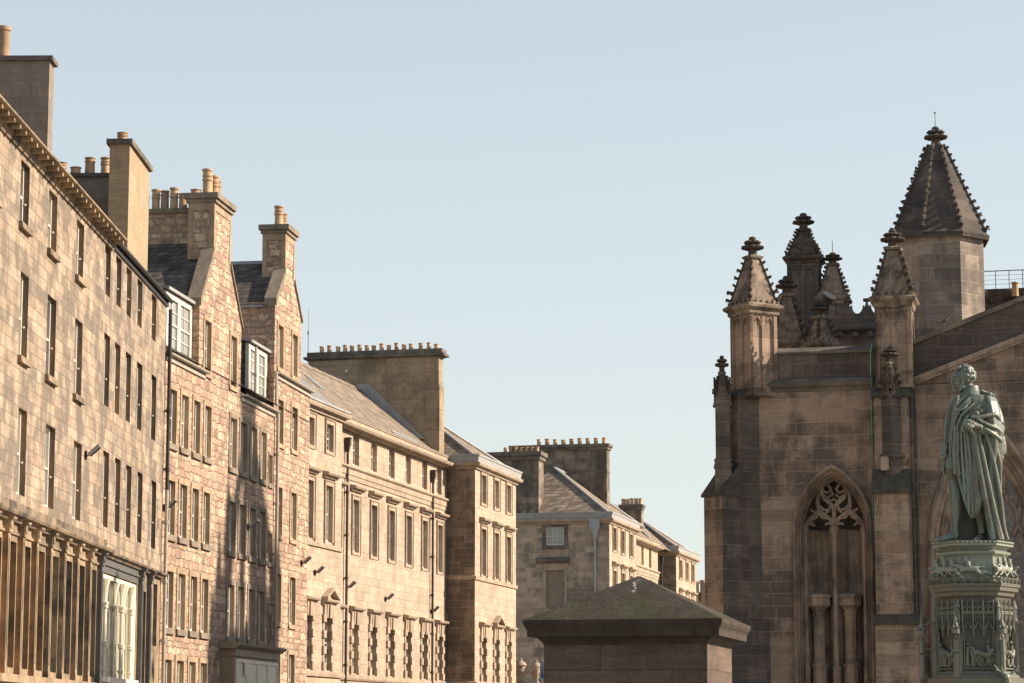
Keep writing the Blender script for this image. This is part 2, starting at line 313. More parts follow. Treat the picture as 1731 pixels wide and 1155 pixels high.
def pot(parent,loc,h=.75,r=.15,mat='pot_a',style=0):
    key=(round(h,2),round(r,2),mat,style)
    if key in POT:
        o=dup(POT[key],parent,loc); o.rotation_euler=(random.uniform(-.03,.03),random.uniform(-.03,.03),random.uniform(0,6)); q=random.uniform(.9,1.08); o.scale=(q,q,random.uniform(.86,1.12)); return o
    mb=MB()
    if style==0: pr=[(r*1.12,-.02),(r*1.12,.06*h),(r,.08*h),(r*.93,.72*h),(r*1.06,.74*h),(r*1.06,.80*h),(r*.93,.82*h),(r*.93,.93*h),(r*1.1,.95*h),(r*1.1,h),(r*.8,h),(r*.78,.8*h)]
    elif style==1: pr=[(r*1.1,-.02),(r*1.1,.05*h),(r*.95,.07*h),(r*.9,.55*h),(r*1.08,.57*h),(r*1.08,.62*h),(r*.9,.64*h),(r*.9,.70*h),(r*1.05,.72*h),(r*1.05,.77*h),(r*.9,.79*h),(r*.9,.9*h),(r*1.12,.93*h),(r*1.12,h),(r*.8,h),(r*.78,.8*h)]
    else: pr=[(r*1.1,-.02),(r*1.02,.1*h),(r*.95,.84*h),(r*1.15,.87*h),(r*1.15,.97*h),(r*1.0,h),(r*.8,h),(r*.78,.8*h)]
    mb.lathe(pr,n=14); o=mb.build('chimney_pot',M[mat],parent,smooth=40); o.location=loc; POT[key]=o; return o
def stack(parent,u0,u1,y0,y1,z0,z1,mat,capmat='coping',cap=.35,ov=.12,neck=None,steps=2):
    mb=MB().box(u0,u1,y0,y1,z0,z1-cap); o=mb.build('chimney',M[mat] if isinstance(mat,str) else mat,parent)
    c=MB()
    for k in range(steps):
        a=ov*(k+1)/steps; c.box(u0-a,u1+a,y0-a,y1+a,z1-cap+cap*k/steps+(.001 if k else 0),z1-cap+cap*(k+1)/steps)
    if neck is not None: c.box(u0-.03,u1+.03,y0-.03,y1+.03,neck,neck+.16)
    c.build('chimney_cap',M[capmat],o); return o
def pipe(parent,u,y,z0,z1,r=.055,mat='iron',hopper=True,gap=1.9,name='drainpipe'):
    mb=MB().tube([(u,y,z0),(u,y,z1)],r,10); z=z0+.6
    while z<z1-.2: mb.lathe([(r*1.35,z),(r*1.35,z+.12)],u,y,10); mb.box(u-.11,u+.11,y+r*.6,y+r+.05,z+.03,z+.09); z+=gap
    if hopper: mb.rings([[(u-a,y-b,zz),(u+a,y-b,zz),(u+a,y+.1,zz),(u-a,y+.1,zz)] for a,b,zz in ((.06,.06,z1-.1),(.08,.09,z1+.1),(.12,.13,z1+.24),(.12,.13,z1+.48),(.14,.15,z1+.49),(.14,.15,z1+.54))])
    return mb.build(name,M[mat],parent,smooth=40)
# ---------------------------------------------------------------- street frontages, measured from the photograph
_o=on(268,1200,82); F1=Frame(_o.x,_o.y,1.0); F2=Frame(_o.x,_o.y,8.5)
_q=F2.at(20.77,0); F3=Frame(_q.x,_q.y,13.3)
FB=thing  # shorthand
# ground
def flatsheet(name,pts,z,mat):
    o=MB().quad(*[(x,y,z) for x,y in pts]).build(name,mat); return struct(o)
M['setts']=ashlar('granite_setts',[(0,(.07,.066,.06)),(1,(.15,.14,.125))],.2,.3,.012,(.05,.045,.04),.6)
def _setts():
    nb=NB('stone_setts'); x=nb.n('ShaderNodeSeparateXYZ',{0:nb.co}).outputs
    v=nb.n('ShaderNodeTexVoronoi',{'Vector':nb.co,'Scale':5.0}); c=nb.mix(nb.n('ShaderNodeSeparateColor',{0:v.outputs['Color']}).outputs[0],(.17,.15,.125),(.32,.28,.225))
    return nb.out(c,.7,nb.mt('SUBTRACT',1.0,v.outputs['Distance']),.5,.03)
M['setts']=_setts(); M['flags']=plain('stone_flags',(.34,.295,.235),.8,.4,1.2,.2)
flatsheet('ground',[(-900,-300),(900,-300),(900,1500),(-900,1500)],0,plain('ground_far',(.27,.235,.18),.9,.3,.1))
flatsheet('road',[(-9.0,-40),(3.5,-40),(3.5,60),(9,230),(1.5,230),(-7.5,84)],.004,M['setts'])
kb=MB().ext([(-11.2,-40),(-9.0,-40),(-9.0,84),(-11.0,82)],'z',0,.13); struct(kb.build('pavement',M['flags']))

# ================================================================ B1: soot-patched tenement on the left
B1=thing('tenement','tall soot-patched ashlar tenement with pilastered shopfront at far left','building',F1.at(0),F1.rot())
rows={ # per row: columns measured left/right edge
 1:[(34.6,49.8,318),(82,96.5,368),(129,141.5,420),(177,185,450),(195.5,202.9,470),(213,221,490),(231.6,240,510),(256.2,264,520)],
 2:[(33,46,530),(79,94.2,560),(125.4,138.6,600),(175,185,620),(193,202,640),(211.3,220.6,660),(230.3,239.7,680),(255.2,263.2,690)],
 3:[(29.4,44,760),(76,91.8,790),(123,136.8,820),(173.2,183,820),(193,201.6,840),(212,220.6,850),(231.3,239,860),(255.2,262.3,870)]}
zr={1:[(13.54,15.06)]*3+[(13.8,15.22)]*5,2:[(10.38,12.41)]*3+[(10.68,12.7)]*5,3:[(7.13,9.18)]*3+[(7.28,9.4)]*5}
wins1=[]
for r in rows:
    for (a,b,y),(z0,z1) in zip(rows[r],zr[r]):
        u0=F1.uv(a,y)[0]; u1=F1.uv(b,y)[0]; wins1.append((r,u0,max(u1,u0+.95),z0,z1))
    for k in (1,2): wins1.append((r,-26.4-3.4*(k-1),-25.2-3.4*(k-1),*zr[r][0]))
PIL=[-26.9,-25.25,-23.6,-21.97,-20.35,-18.62,-16.83,-15.03,-13.2,-11.45]
shop=[]
for a,b in zip(PIL,PIL[1:]): shop.append((a+.27,b-.09,3.06,5.98))
bay=(-11.0,-4.75,2.95,6.16)
ends=[(-4.13,-2.96,1.0,5.85),(-1.55,-.75,4.25,6.2),(-1.55,-.75,1.0,3.62)]
mb=MB(); holes=[w[1:] for w in wins1]
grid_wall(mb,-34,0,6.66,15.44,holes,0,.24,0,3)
grid_wall(mb,-34,0,2.2,6.66,[h for h in shop]+[bay]+[(e[0],e[1],max(e[2],2.2),e[3]) for e in ends if e[3]>3.7],0,.30,mi=1,rm=2)
grid_wall(mb,-34,0,0,2.2,[(-1.55,-.75,1.0,2.2)],0,.3,mi=1)
mb.quad((0,0,0),(0,11,0),(0,11,15.44),(0,0,15.44)); mb.quad((-34,0,0),(-34,11,0),(-34,11,15.44),(-34,0,15.44)); mb.quad((-34,11,0),(0,11,0),(0,11,15.44),(-34,11,15.44))
mb.add([(0,.15,15.44),(0,11,15.44),(0,5.4,19.9)],[(0,1,2)]); mb.add([(-34,.15,15.44),(-34,11,15.44),(-34,5.4,19.9)],[(0,1,2)])
mb.build('wall',[M['tenement'],M['tenement_trim'],M['tenement_dark'],M['tenement_jamb']],B1)
for r,a,b,z0,z1 in wins1:
    w=sash(B1,a,b,z0,z1,.19,2,1)
    MB().blob((b-.012,.09,z0+(z1-z0)*.4),(.02,.03,.03),8,5).build('sash_stop',M['paint'],w)
    if r<3 and a<-13: sill(w,a,b,z0,'tenement_dark' if random.random()<.6 else 'tenement_trim',.16,.11,.18,.09)
for k,(a,b,z0,z1) in enumerate(shop):
    w=sash(B1,a,b,z0,z1,.27,1,1,'charcoal')
for a,b,z0,z1 in ends: sash(B1,a,b,max(z0,2.2) if z1>3.7 else z0,z1,.24,1,1,'charcoal')
# jambs of some openings are patched in rusty stone
for k,(a,b,z0,z1) in enumerate(shop[:5]): MB().box(b-.012,b+.001,.0,.22,z0+.01,z1-.01).build('jamb_stone',M['tenement_rust'],B1)
# pilasters, capitals, shop cornice
for k,u in enumerate(PIL+[-4.55,-2.85]):
    dark=u>-12; mt=M['charcoal'] if dark else M['tenement_rust' if k<5 else 'tenement_trim']
    mb=MB().box(u-.02,u+.22,-.135,.05,3.06,6.12); mb.box(u-.06,u+.26,-.15,.05,2.9,3.06)
    mb.box(u+.05,u+.15,-.15,.0,3.2,6.0)
    p=mb.build('pilaster',[mt if dark else M['tenement_trim'],mt if dark else M['tenement_rust' if k<5 else 'tenement_dark']],B1)
    for f_ in p.data.polygons:
        if f_.normal.x<-.5: f_.material_index=1
    cp=MB().box(u-.05,u+.25,-.17,.05,6.12,6.22); cp.box(u-.02,u+.22,-.16,.05,6.22,6.40)
    cp.rings([[(u-.08,-y,z),(u+.28,-y,z),(u+.28,.05,z),(u-.08,.05,z)] for y,z in ((.17,6.36),(.26,6.43),(.27,6.475))])
    cp.lathe([(.0,0),(.09,0),(.1,.03),(.06,.05),(.0,.06)],n=12)
    # turn the medallion to face the street
    n=12*5; v0=len(cp.v)-n
    for i in range(v0,len(cp.v)): x,y,z=cp.v[i]; cp.v[i]=(u+.10+x,-.16-z*.9,6.31+y*1.1)
    cp.build('capital',M['charcoal'] if dark else M['tenement_trim'],p)
mb=MB()
mb.ext([(.05,6.42),(-.10,6.42),(-.14,6.50),(-.27,6.54),(-.30,6.60),(-.30,6.64),(.05,6.70)],'x',-34,-10.35)
mb.ext([(.05,6.42),(-.10,6.42),(-.14,6.48),(-.22,6.52),(-.24,6.58),(.05,6.64)],'x',-10.34,-.02)
mb.box(-34,-10.36,-.06,.05,6.705,6.91)
mb.build('shop_cornice',M['tenement_dark'],B1)
mb=MB().box(-34,-11.5,-.05,.04,6.14,6.20); mb.box(-34,-11.5,-.16,.0,2.72,2.9)
mb.build('string_course',M['tenement_trim'],B1)
# cream gothic shop window with colonnettes
sw=MB(); u0,u1,z0,z1=bay
sw.box(u0,u0+.18,.02,.2,z0+.15,5.98); sw.box(u1-.55,u1,.02,.2,z0+.15,5.98); sw.box(u0+.18,u1-.55,.02,.2,5.86,5.98); sw.box(u0,u1,-.12,.22,z0,z0+.15)
cols=[-10.1,-7.35,-5.75]
for c in cols:
    for dc in (-.62,0):
        if dc and c<-10: continue
        r=.055 if dc==0 else .032; y=-.0 if dc==0 else .1
        sw.tube([(c+dc,y,z0+.15),(c+dc,y,5.05)],r,10)
        for zz in (3.25,3.95,4.02,5.0): sw.lathe([(r*1.1,zz),(r*1.7,zz+.04),(r*1.7,zz+.07),(r*1.1,zz+.1)],c+dc,y,10)
        sw.rings([[(c+dc+q*math.cos(t*math.pi/4),y+q*math.sin(t*math.pi/4)*.8,zz) for t in range(8)] for q,zz in ((.055,5.06),(.12,5.12),(.13,5.2),(.065,5.22),(.065,5.35),(.09,5.6),(.19,5.84))])
sw.build('shop_window',M['cream'],B1,smooth=40)
MB().quad((u0+.18,.15,z0+.15),(u1-.55,.15,z0+.15),(u1-.55,.15,5.86),(u0+.18,.15,5.86)).build('pane',M['curtain'] if 'curtain' in M else glassmat('curtained_glass',(.46,.42,.30)),B1)
mb=MB().box(u0-.02,u1+.02,-.04,.2,6.0,6.41); mb.box(u0-.02,u1+.02,-.09,-.041,6.20,6.26); mb.build('fascia_board',M['charcoal'],B1)
# main cornice with modillions (left part), gutter (right part)
mb=MB().ext([(-.08,15.435),(-.41,15.44),(-.45,15.46),(-.46,15.50),(.4,15.66),(.4,15.46)],'x',-34,-10.35)
u=-33.8
while u<-10.4: mb.box(u,u+.14,-.38,-.125,15.335,15.434); u+=.64
cr_=mb.build('cornice',M['tenement_trim'],B1)
MB().ext([(.05,15.20),(-.05,15.20),(-.08,15.28),(-.12,15.31),(-.12,15.433),(.05,15.433)],'x',-34,-10.36).build('bed_mould',M['tenement_dark'],cr_)
g=MB().rings([[(uu,-.14+.075*math.cos(math.pi+math.pi*k/8),15.50+.085*math.sin(math.pi+math.pi*k/8)) for k in range(9)] for uu in (-10.3,.05)],caps=False,closed=False)
g.box(-10.3,0,-.06,.02,15.28,15.50); g.build('gutter',M['iron'],B1)
mb=MB(); mb.add([(-34,-.02,15.60),(-10.36,-.02,15.60),(-10.36,5.4,20.0),(-34,5.4,20.0)],[(0,1,2,3)]); mb.add([(-10.36,-.08,15.50),(0.02,-.08,15.50),(.02,5.4,19.95),(-10.36,5.4,19.95)],[(0,1,2,3)])
mb.add([(-34,5.4,20.0),(.02,5.4,19.96),(.02,11.2,15.45),(-34,11.2,15.45)],[(0,1,2,3)])
rf1=mb.build('roof',M['slate'],B1)
# chimneys
c=stack(B1,-10.1,-9.45,2.0,7.0,17,21.02,M['harl'],'coping',.14,.10,steps=1); 
for y in (3.42,4.8,6.1): pot(c,(-9.8,y,21.0),1.0,.17,'pot_c',2)
c=stack(B1,-7.46,-3.72,.06,.66,15.5,19.16,M['ochre'],'coping',.16,.09,steps=1); 
for u_,h in ((-7.0,.30),(-6.2,.26),(-5.2,.26)): pot(c,(u_,.36,19.16),h,.16,'pot_b',1)
c=stack(B1,-3.4,-2.9,1.15,3.4,16,19.02,M['greyblock'],'coping',.12,.07,steps=1)
for y,h,s in ((1.55,.55,1),(2.05,.55,0),(2.5,.25,2),(2.95,.4,0)): pot(c,(-3.15,y,19.02),h,.16,'pot_b' if s else 'pot_a',s)
pipe(B1,-.10,-.14,9.3,15.2,.06,'iron',False); pipe(B1,-.10,-.14,0,9.28,.06,'ironpale',False)

# ================================================================ B2: rubble tenement with two chimney gables
B2=thing('gabled_tenement','pink rubble tenement with two chimney gables and white dormers','building',F2.at(0),F2.rot())
L2=20.7
def u2(x,y): return F2.uv(x,y)[0]
A=[(.50,1.30),(1.92,2.74),(3.41,4.19),(4.83,5.62),(8.24,9.08),(9.68,10.54),(11.19,12.03),(12.72,13.5)]
wins2=[(a,b,10.9,12.68) for a,b in A]+[(a,b,7.92,9.69) for a,b in A]+[(a,b,4.9,6.73) for a,b in A]+[(a,b,2.2,3.88) for a,b in A[:4]]
nar=[(13.98,14.52,10.87,11.95),(14.13,14.6,7.9,8.98),(14.24,14.66,4.9,5.9)]
endw=[(a,b,z0,z1) for z0,z1 in ((12.55,14.24),(9.02,10.86),(5.70,7.54),(2.6,4.54)) for a,b in ((15.30,16.15),(17.62,18.52))]
gw=[(4.64,5.43,13.82,15.62),(8.13,8.94,13.82,15.62),(15.17,15.99,15.48,17.13),(17.55,18.37,15.48,17.13)]
allh=wins2+nar+endw
E1,E2,E3=14.0,13.80,15.36
mb=MB()
grid_wall(mb,0,14.66,0,13.78,[h for h in allh if h[1]<14.7],0,.22,0,1); grid_wall(mb,14.66,L2,0,15.28,[h for h in allh if h[0]>14.7],0,.22,0,1)
# wallhead and the two gables, in the same plane, butted
G1=(3.9,9.62); G2=(14.66,19.05)
def gable(mb,ua,ub,zb,ul,zl,uc0,uc1,zc,ur,zr_,holes):
    z1=min(zl,zr_); grid_wall(mb,ua,ub,zb,z1,[h for h in holes if ua<h[0]<ub],0,.22,0,1)
    mb.quad((ua,0,z1),(ub,0,z1),(ub,0,zr_),(uc1,0,zc),(uc0,0,zc),(ua,0,zl))
gable(mb,3.95,9.62,13.78,3.95,16.16,5.56,7.83,18.16,9.62,16.18,gw)
gable(mb,14.66,19.05,15.28,14.66,17.93,16.12,17.66,19.27,19.05,17.93,gw)
mb.quad((0,0,0),(0,10,0),(0,10,13.9),(0,0,13.9)); mb.quad((L2,0,0),(L2,10,0),(L2,10,15.3),(L2,0,15.3)); mb.quad((0,10,0),(L2,10,0),(L2,10,14),(0,10,14))
# cheeks of the gabled bays
for ua,ub,z0,zl,zrr in ((3.95,9.62,13.9,16.16,16.18),(14.66,19.05,13.9,17.93,17.93)):
    mb.quad((ua,0,z0),(ua,5.0,z0),(ua,5.0,zl),(ua,0,zl)); mb.quad((ub,0,z0),(ub,5.0,z0),(ub,5.0,zrr),(ub,0,zrr))
mb.build('wall',[M['rubble'],M['dressed']],B2)
for k,(a,b,z0,z1) in enumerate(wins2):
    w=sash(B2,a,b,z0,z1,.17,2,2,'paint')
    surround(w,a,b,z0,z1,'dressed' if a<8 else 'dressed_grey',.17,.03,sill_=False); sill(w,a,b,z0,'dressed_grey',.2,.09,.15,.17)
for a,b,z0,z1 in nar:
    w=sash(B2,a,b,z0,z1,.17,1,2,'paint'); surround(w,a,b,z0,z1,'dressed_grey',.1,.025,sill_=False); sill(w,a,b,z0,'dressed_grey',.18,.07,.15,.1)
for a,b,z0,z1 in endw+gw:
    w=sash(B2,a,b,z0,z1,.17,2,2,'paint'); surround(w,a,b,z0,z1,'dressed',.17,.03,sill_=False); sill(w,a,b,z0,'dressed',.17,.07,.15,.17)
# skews, chimneys
def skew(pts,t=.24):
    mb=MB(); n=len(pts)-1
    for (a,za),(b,zb) in zip(pts,pts[1:]):
        mb.add([(a,-.07,za),(b,-.07,zb),(b,.42,zb),(a,.42,za),(a,-.07,za+t),(b,-.07,zb+t),(b,.42,zb+t),(a,.42,za+t)],[(0,3,2,1),(4,5,6,7),(0,1,5,4),(1,2,6,5),(2,3,7,6),(3,0,4,7)])
    return mb.build('skew',M['dressed_grey'],B2)
skew([(3.88,15.98),(5.55,18.05)],.30); skew([(7.84,18.10),(9.70,16.05)],.12)
skew([(14.60,17.78),(16.10,19.20)],.30); skew([(17.68,19.20),(19.10,17.80)],.12)
def wallchim(u0,u1,zb,zt,dy):
    o=MB().box(u0+.001,u1-.001,.002,dy-.001,zb-.2,zt-.345).box(u0+.17,u1-.17,-.012,.0,zb+.35,zt-.62).build('chimney',M['rubble'],B2)
    mb=MB()
    # dressed frame round a rubble panel, on the street side and on the cheeks
    mb.box(u0,u0+.17,-.03,.0,zb,zt-.34); mb.box(u1-.17,u1,-.03,.0,zb,zt-.34); mb.box(u0+.17,u1-.17,-.03,.0,zt-.6,zt-.34)
    for q,e in ((u0,-.03),(u1,.03)):
        a,b=min(q,q+e),max(q,q+e)
        mb.box(a,b,-.03,.16,zb-.2,zt-.34); mb.box(a,b,dy-.18,dy,zb-.2,zt-.34); mb.box(a,b,.16,dy-.18,zt-.62,zt-.34); mb.box(a,b,.16,dy-.18,zb-.2,zb+.15)
    mb.build('quoins',M['dressed'],o)
    c=MB().box(u0-.08,u1+.08,-.10,dy+.07,zt-.34,zt-.2); c.box(u0-.16,u1+.16,-.18,dy+.14,zt-.199,zt); c.build('chimney_cap',M['dressed_grey'],o)
    return o
c1=wallchim(5.56,7.83,18.12,20.28,.92)
for u_,y,h,s,m in ((6.0,.38,.95,1,'pot_b'),(6.55,.5,.9,0,'pot_b'),(7.0,.4,.92,1,'pot_b'),(7.5,.45,.85,0,'pot_a'),(5.85,.75,.2,2,'pot_a')): pot(c1,(u_,y,20.28),h,.17,m,s)
c2=wallchim(16.12,17.66,19.25,21.24,.9)
for u_,y,h,s,m in ((16.5,.36,.82,1,'pot_b'),(16.95,.45,.82,0,'pot_b'),(17.4,.42,.7,1,'pot_a')): pot(c2,(u_,y,21.24),h,.17,m,s)
c3=stack(B2,6.35,7.05,1.15,6.5,17.9,19.93,M['rubble'],'dressed_grey',.16,.08,steps=1)
for k,(y,h) in enumerate(((1.45,.6),(1.78,.82),(2.12,.72),(2.45,.78),(2.85,.55),(3.3,.6),(3.8,.7),(4.4,.6))): pot(c3,(6.7,y,19.93),h,.15,('pot_a','pot_b','pot_c','pot_b')[k%4],k%2)
# roofs: main slope, gable roofs with leaded ridges
RY=6.2
mb=MB(); mb.add([(0,-.04,13.98),(L2,-.04,13.98),(L2,RY,18.4),(0,RY,18.4)],[(0,1,2,3)]); mb.add([(0,RY,18.4),(L2,RY,18.4),(L2,10.2,13.9),(0,10.2,13.9)],[(0,1,2,3)]); mb.build('roof',M['slate'],B2)
for ul,zl,ur,zr2,uc,zc in ((3.95,16.16,9.62,16.18,6.7,19.03),(14.66,17.86,19.05,17.86,16.92,19.92)):
    mb=MB()
    mb.add([(ul-.06,.4,zl-.06),(uc,.4,zc),(uc,6.5,zc),(ul-.06,6.5,zl-.06)],[(0,1,2,3)]); mb.add([(ur+.06,.4,zr2-.06),(uc,.4,zc),(uc,6.5,zc),(ur+.06,6.5,zr2-.06)],[(0,1,2,3)])
    gr_=mb.build('gable_roof',M['slate'],B2); MB().ext([(uc-.16,zc-.1),(uc,zc+.06),(uc+.16,zc-.1)],'y',.9,6.4).build('ridge_flashing',M['lead'],gr_)
MB().box(14.5,14.75,.45,2.6,17.72,17.80).build('eaves_flashing',M['lead'],gr_)
# eaves gutters
def hgutter(u0,u1,z,y=-.14,mat='ironpale',r=.085):
    g=MB().rings([[(uu,y+r*math.cos(math.pi+math.pi*k/8),z+r*math.sin(math.pi+math.pi*k/8)) for k in range(9)] for uu in (u0,u1)],caps=False,closed=False)
    g.box(u0,u1,-.06,.03,z-.24,z+.02); return g.build('gutter',M[mat],B2)
hgutter(-.0,4.7,13.80); hgutter(9.68,14.9,13.70); hgutter(14.72,20.72,15.24)
# dormers
def dormer(u0,u1,z0,z1,y=.28):
    mb=MB(); zt=z1; d=3.0
    mb.ext([(y,z0),(y+d,z0+d*.71),(y+d,zt+.0),(y,zt)],'x',u0,u0+.06); mb.ext([(y,z0),(y+d,z0+d*.71),(y+d,zt),(y,zt)],'x',u1-.06,u1)
    o=mb.build('dormer',M['slate'],B2)
    MB().add([(u0-.14,y-.16,zt+.02),(u1+.14,y-.16,zt+.02),(u1+.14,y+3.3,zt+.5),(u0-.14,y+3.3,zt+.5),(u0-.14,y-.16,zt+.12),(u1+.14,y-.16,zt+.12),(u1+.14,y+3.3,zt+.6),(u0-.14,y+3.3,zt+.6)],[(0,3,2,1),(4,5,6,7),(0,1,5,4),(1,2,6,5),(2,3,7,6),(3,0,4,7)]).build('dormer_roof',M['lead'],o)
    um=(u0+u1)/2; f=MB()
    f.box(u0-.03,u0+.2,y-.03,y+.1,z0,zt); f.box(u1-.2,u1+.03,y-.03,y+.1,z0,zt); f.box(um-.10,um+.10,y-.03,y+.1,z0,zt); f.box(u0+.2,um-.10,y-.03,y+.1,zt-.12,zt); f.box(um+.10,u1-.2,y-.03,y+.1,zt-.12,zt)
    f.box(u0-.05,u1+.05,y-.1,y+.1,z0-.1,z0); f.build('dormer_front',M['paint'],o)
    for a,b in ((u0+.2,um-.10),(um+.10,u1-.2)): sash(B2,a,b,z0,zt-.12,y+.03,2,2,'paint','blind',.07,.03)  # pale pane colour stands in for a bright reflection
dormer(.78,4.0,14.08,16.0); dormer(11.75,14.5,14.08,15.9)
pipe(B2,14.86,-.13,0,13.6,.065,'ironpale',False); pipe(B2,12.2,.1,14.1,15.8,.05,'ironpale',False,5)
pipe(B2,14.55,-.12,13.95,15.2,.055,'ironpale',False,5)
# oriel shop window at street level
ou0,ou1,oy=7.45,13.8,-.55
mb=MB().box(ou0,ou1,oy+.05,.0,0,4.2); mb.box(ou0-.06,ou1+.06,oy-.02,.0,4.2,4.45)
mb.ext([(.0,4.45),(oy-.05,4.45),(oy-.22,4.56),(oy-.25,4.64),(.0,4.72)],'x',ou0-.25,ou1+.25)
o=mb.build('oriel_window',M['oriel'] if 'oriel' in M else plain('stone_painted_oriel',(.30,.24,.17),.6,.25,2,.1),B2)
n=4; wd=(ou1-ou0-.3)/n
for k in range(n):
    a=ou0+.15+wd*k; f=MB(); f.box(a,a+.13,oy-.02,oy+.05,1.2,4.1); f.box(a+wd-.13,a+wd,oy-.02,oy+.05,1.2,4.1); f.box(a+.13,a+wd-.13,oy-.02,oy+.05,3.98,4.1); f.box(a+.13,a+wd-.13,oy-.01,oy+.05,2.92,3.05)
    f.box(a+.13,a+wd-.13,oy+.01,oy+.05,3.05,3.98); f.build('sash_panel',M['cream'],o); MB().box(a+.14,a+wd-.14,oy+.02,oy+.045,1.3,2.91).build('pane',M['glass'],o)
o2=MB().box(8.55,8.85,oy-.07,oy-.021,3.55,4.0).build('wall_box',M['cream'],o)

# ================================================================ B3 / B4: the two blocks of the civic palace
def hood(B,w,u0,u1,z,y,ped=False):
    a=.42; mb=MB(); prof=[(y+.04,z-.20),(y-.10,z-.20),(y-.14,z-.12),(y-.26,z-.09),(y-.30,z-.02),(y-.30,z+.02),(y+.04,z+.09)]
    mb.ext(prof,'x',u0-a,u1+a)
    if ped:
        um=(u0+u1)/2; h=.42
        for s in (-1,1):
            e=um+s*(u1-u0+2*a)/2
            mb.add([(e,y-.3,z+.03),(um,y-.3,z+h),(um,y-.3,z+h+.12),(e,y-.3,z+.13),(e,y+.04,z+.03),(um,y+.04,z+h),(um,y+.04,z+h+.12),(e,y+.04,z+.13)],[(0,1,2,3),(7,6,5,4),(0,4,5,1),(1,5,6,2),(2,6,7,3),(3,7,4,0)])
        mb.ext([(um-(u1-u0+2*a)/2+.1,z+.02),(um,z+h),(um+(u1-u0+2*a)/2-.1,z+.02)],'y',y-.06,y+.04)
    mb.build('hood',M['civic_trim'],w)
def gibbs(w,u0,u1,z0,z1,y):
    """alternating block surround with stepped keystones"""
    mb=MB(); n=7; h=(z1-z0)/n
    for k in range(n):
        pr=.10 if k%2==0 else .035; wd=.30 if k%2==0 else .22
        mb.box(u0-wd,u0+(.07 if k%2==0 else -.001),y-pr,y+.05,z0+h*k+.006,z0+h*(k+1)-.006); mb.box(u1-(.07 if k%2==0 else -.001),u1+wd,y-pr,y+.05,z0+h*k+.006,z0+h*(k+1)-.006)
    um=(u0+u1)/2; zt=z1+.42
    for k,(c,wd,pr) in enumerate(((um-.52,.15,.07),(um-.27,.12,.10),(um,.17,.16),(um+.27,.12,.10),(um+.52,.15,.07))):
        mb.add([(c-wd*.75,y-pr,z1-.14),(c+wd*.75,y-pr,z1-.14),(c+wd,y-pr-.03,zt),(c-wd,y-pr-.03,zt),(c-wd*.75,y+.05,z1-.14),(c+wd*.75,y+.05,z1-.14),(c+wd,y+.05,zt),(c-wd,y+.05,zt)],[(0,1,2,3),(7,6,5,4),(0,4,5,1),(1,5,6,2),(2,6,7,3),(3,7,4,0)])
    mb.build('block_surround',M['civic_trim'],w)
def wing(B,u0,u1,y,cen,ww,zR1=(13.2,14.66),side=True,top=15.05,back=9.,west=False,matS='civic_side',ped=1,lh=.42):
    """projecting wing of three bays: windows, hoods, band, cornice, leaded parapet"""
    hw=ww/2; holes=[]
    for c in cen: holes+=[(c-hw,c+hw,*zR1),(c-hw,c+hw,9.5,11.88),(c-hw,c+hw,4.12,6.44),(c-hw,c+hw,1.0,3.3)]
    mb=MB(); grid_wall(mb,u0,u1,0,top,holes,y,.26)
    sd=[]
    if west: sd=[(2.98,4.17,13.47,14.64,.2),(2.98,4.17,9.5,11.86,.12)]
    for uu in (u0,u1):
        m2=MB(); grid_wall(m2,y,back,0,top,[h[:4] for h in sd] if (uu==u0 and west) else [],0,.2)
        sg=1 if uu==u0 else -1
        mb.add([(uu+q[1]*sg,q[0],q[2]) for q in m2.v],m2.f,1)
    mb.quad((u0,back,0),(u1,back,0),(u1,back,top),(u0,back,top),mi=1)
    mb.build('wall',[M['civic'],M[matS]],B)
    for k,c in enumerate(cen):
        w=sash(B,c-hw,c+hw,*zR1,y+.2,2,2); surround(w,0,0,0,0,'civic_trim') if 0 else None
        mbs=surround_y(w,c-hw,c+hw,*zR1,y,.17)
        w=sash(B,c-hw,c+hw,9.5,11.88,y+.2,2,3); surround_y(w,c-hw,c+hw,9.5,11.88,y,.17,sill_=False); hood(B,w,c-hw,c+hw,12.38,y)
        w=sash(B,c-hw,c+hw,4.12,6.44,y+.2,2,3); gibbs(w,c-hw,c+hw,4.12,6.44,y); hood(B,w,c-hw,c+hw,7.04,y,ped=(k==ped))
        sash(B,c-hw,c+hw,1.0,3.3,y+.2,2,3)
    ext=[(y+.05,top-.22),(y-.10,top-.22),(y-.13,top-.1),(y-.30,top-.06),(y-.34,top+.04),(y-.34,top+.1),(y+.05,top+.12)]
    # cornice, band and base ledge run round the wing by mitred rings
    def run(prof,name,mat):
        rs=[]
        for yy,zz in prof:
            q=y-yy; rs.append([(u0-q,back,zz),(u0-q,yy,zz),(u1+q,yy,zz),(u1+q,back,zz)])
        MB().rings(rs,closed=False,caps=False).build(name,M[mat],B)
    run([(y+.0,top-.22),(y-.10,top-.22),(y-.13,top-.1),(y-.30,top-.06),(y-.34,top+.04),(y-.34,top+.1),(y-.2,top+.12)],'cornice','civic_trim')
    run([(y-.2,top+.115),(y-.22,top+.12),(y-.26,top+lh),(y-.30,top+lh+.01),(y-.30,top+lh+.10),(y+.25,top+lh+.13)],'lead_parapet','lead')
    run([(y,9.18),(y-.08,9.20),(y-.09,9.36),(y,9.42)],'string_course','civic_trim')
    run([(y,3.82),(y-.10,3.84),(y-.12,3.95),(y-.12,4.04),(y,4.1)],'base_ledge','civic_trim')
    return sd
def surround_y(w,u0,u1,z0,z1,y,wd,sill_=True):
    o=surround(w,u0,u1,z0,z1,'civic_trim',wd,.04,arch=True,sill_=sill_)
    if y:
        me=o.data
        for v in me.vertices: v.co.y+=y
    return o
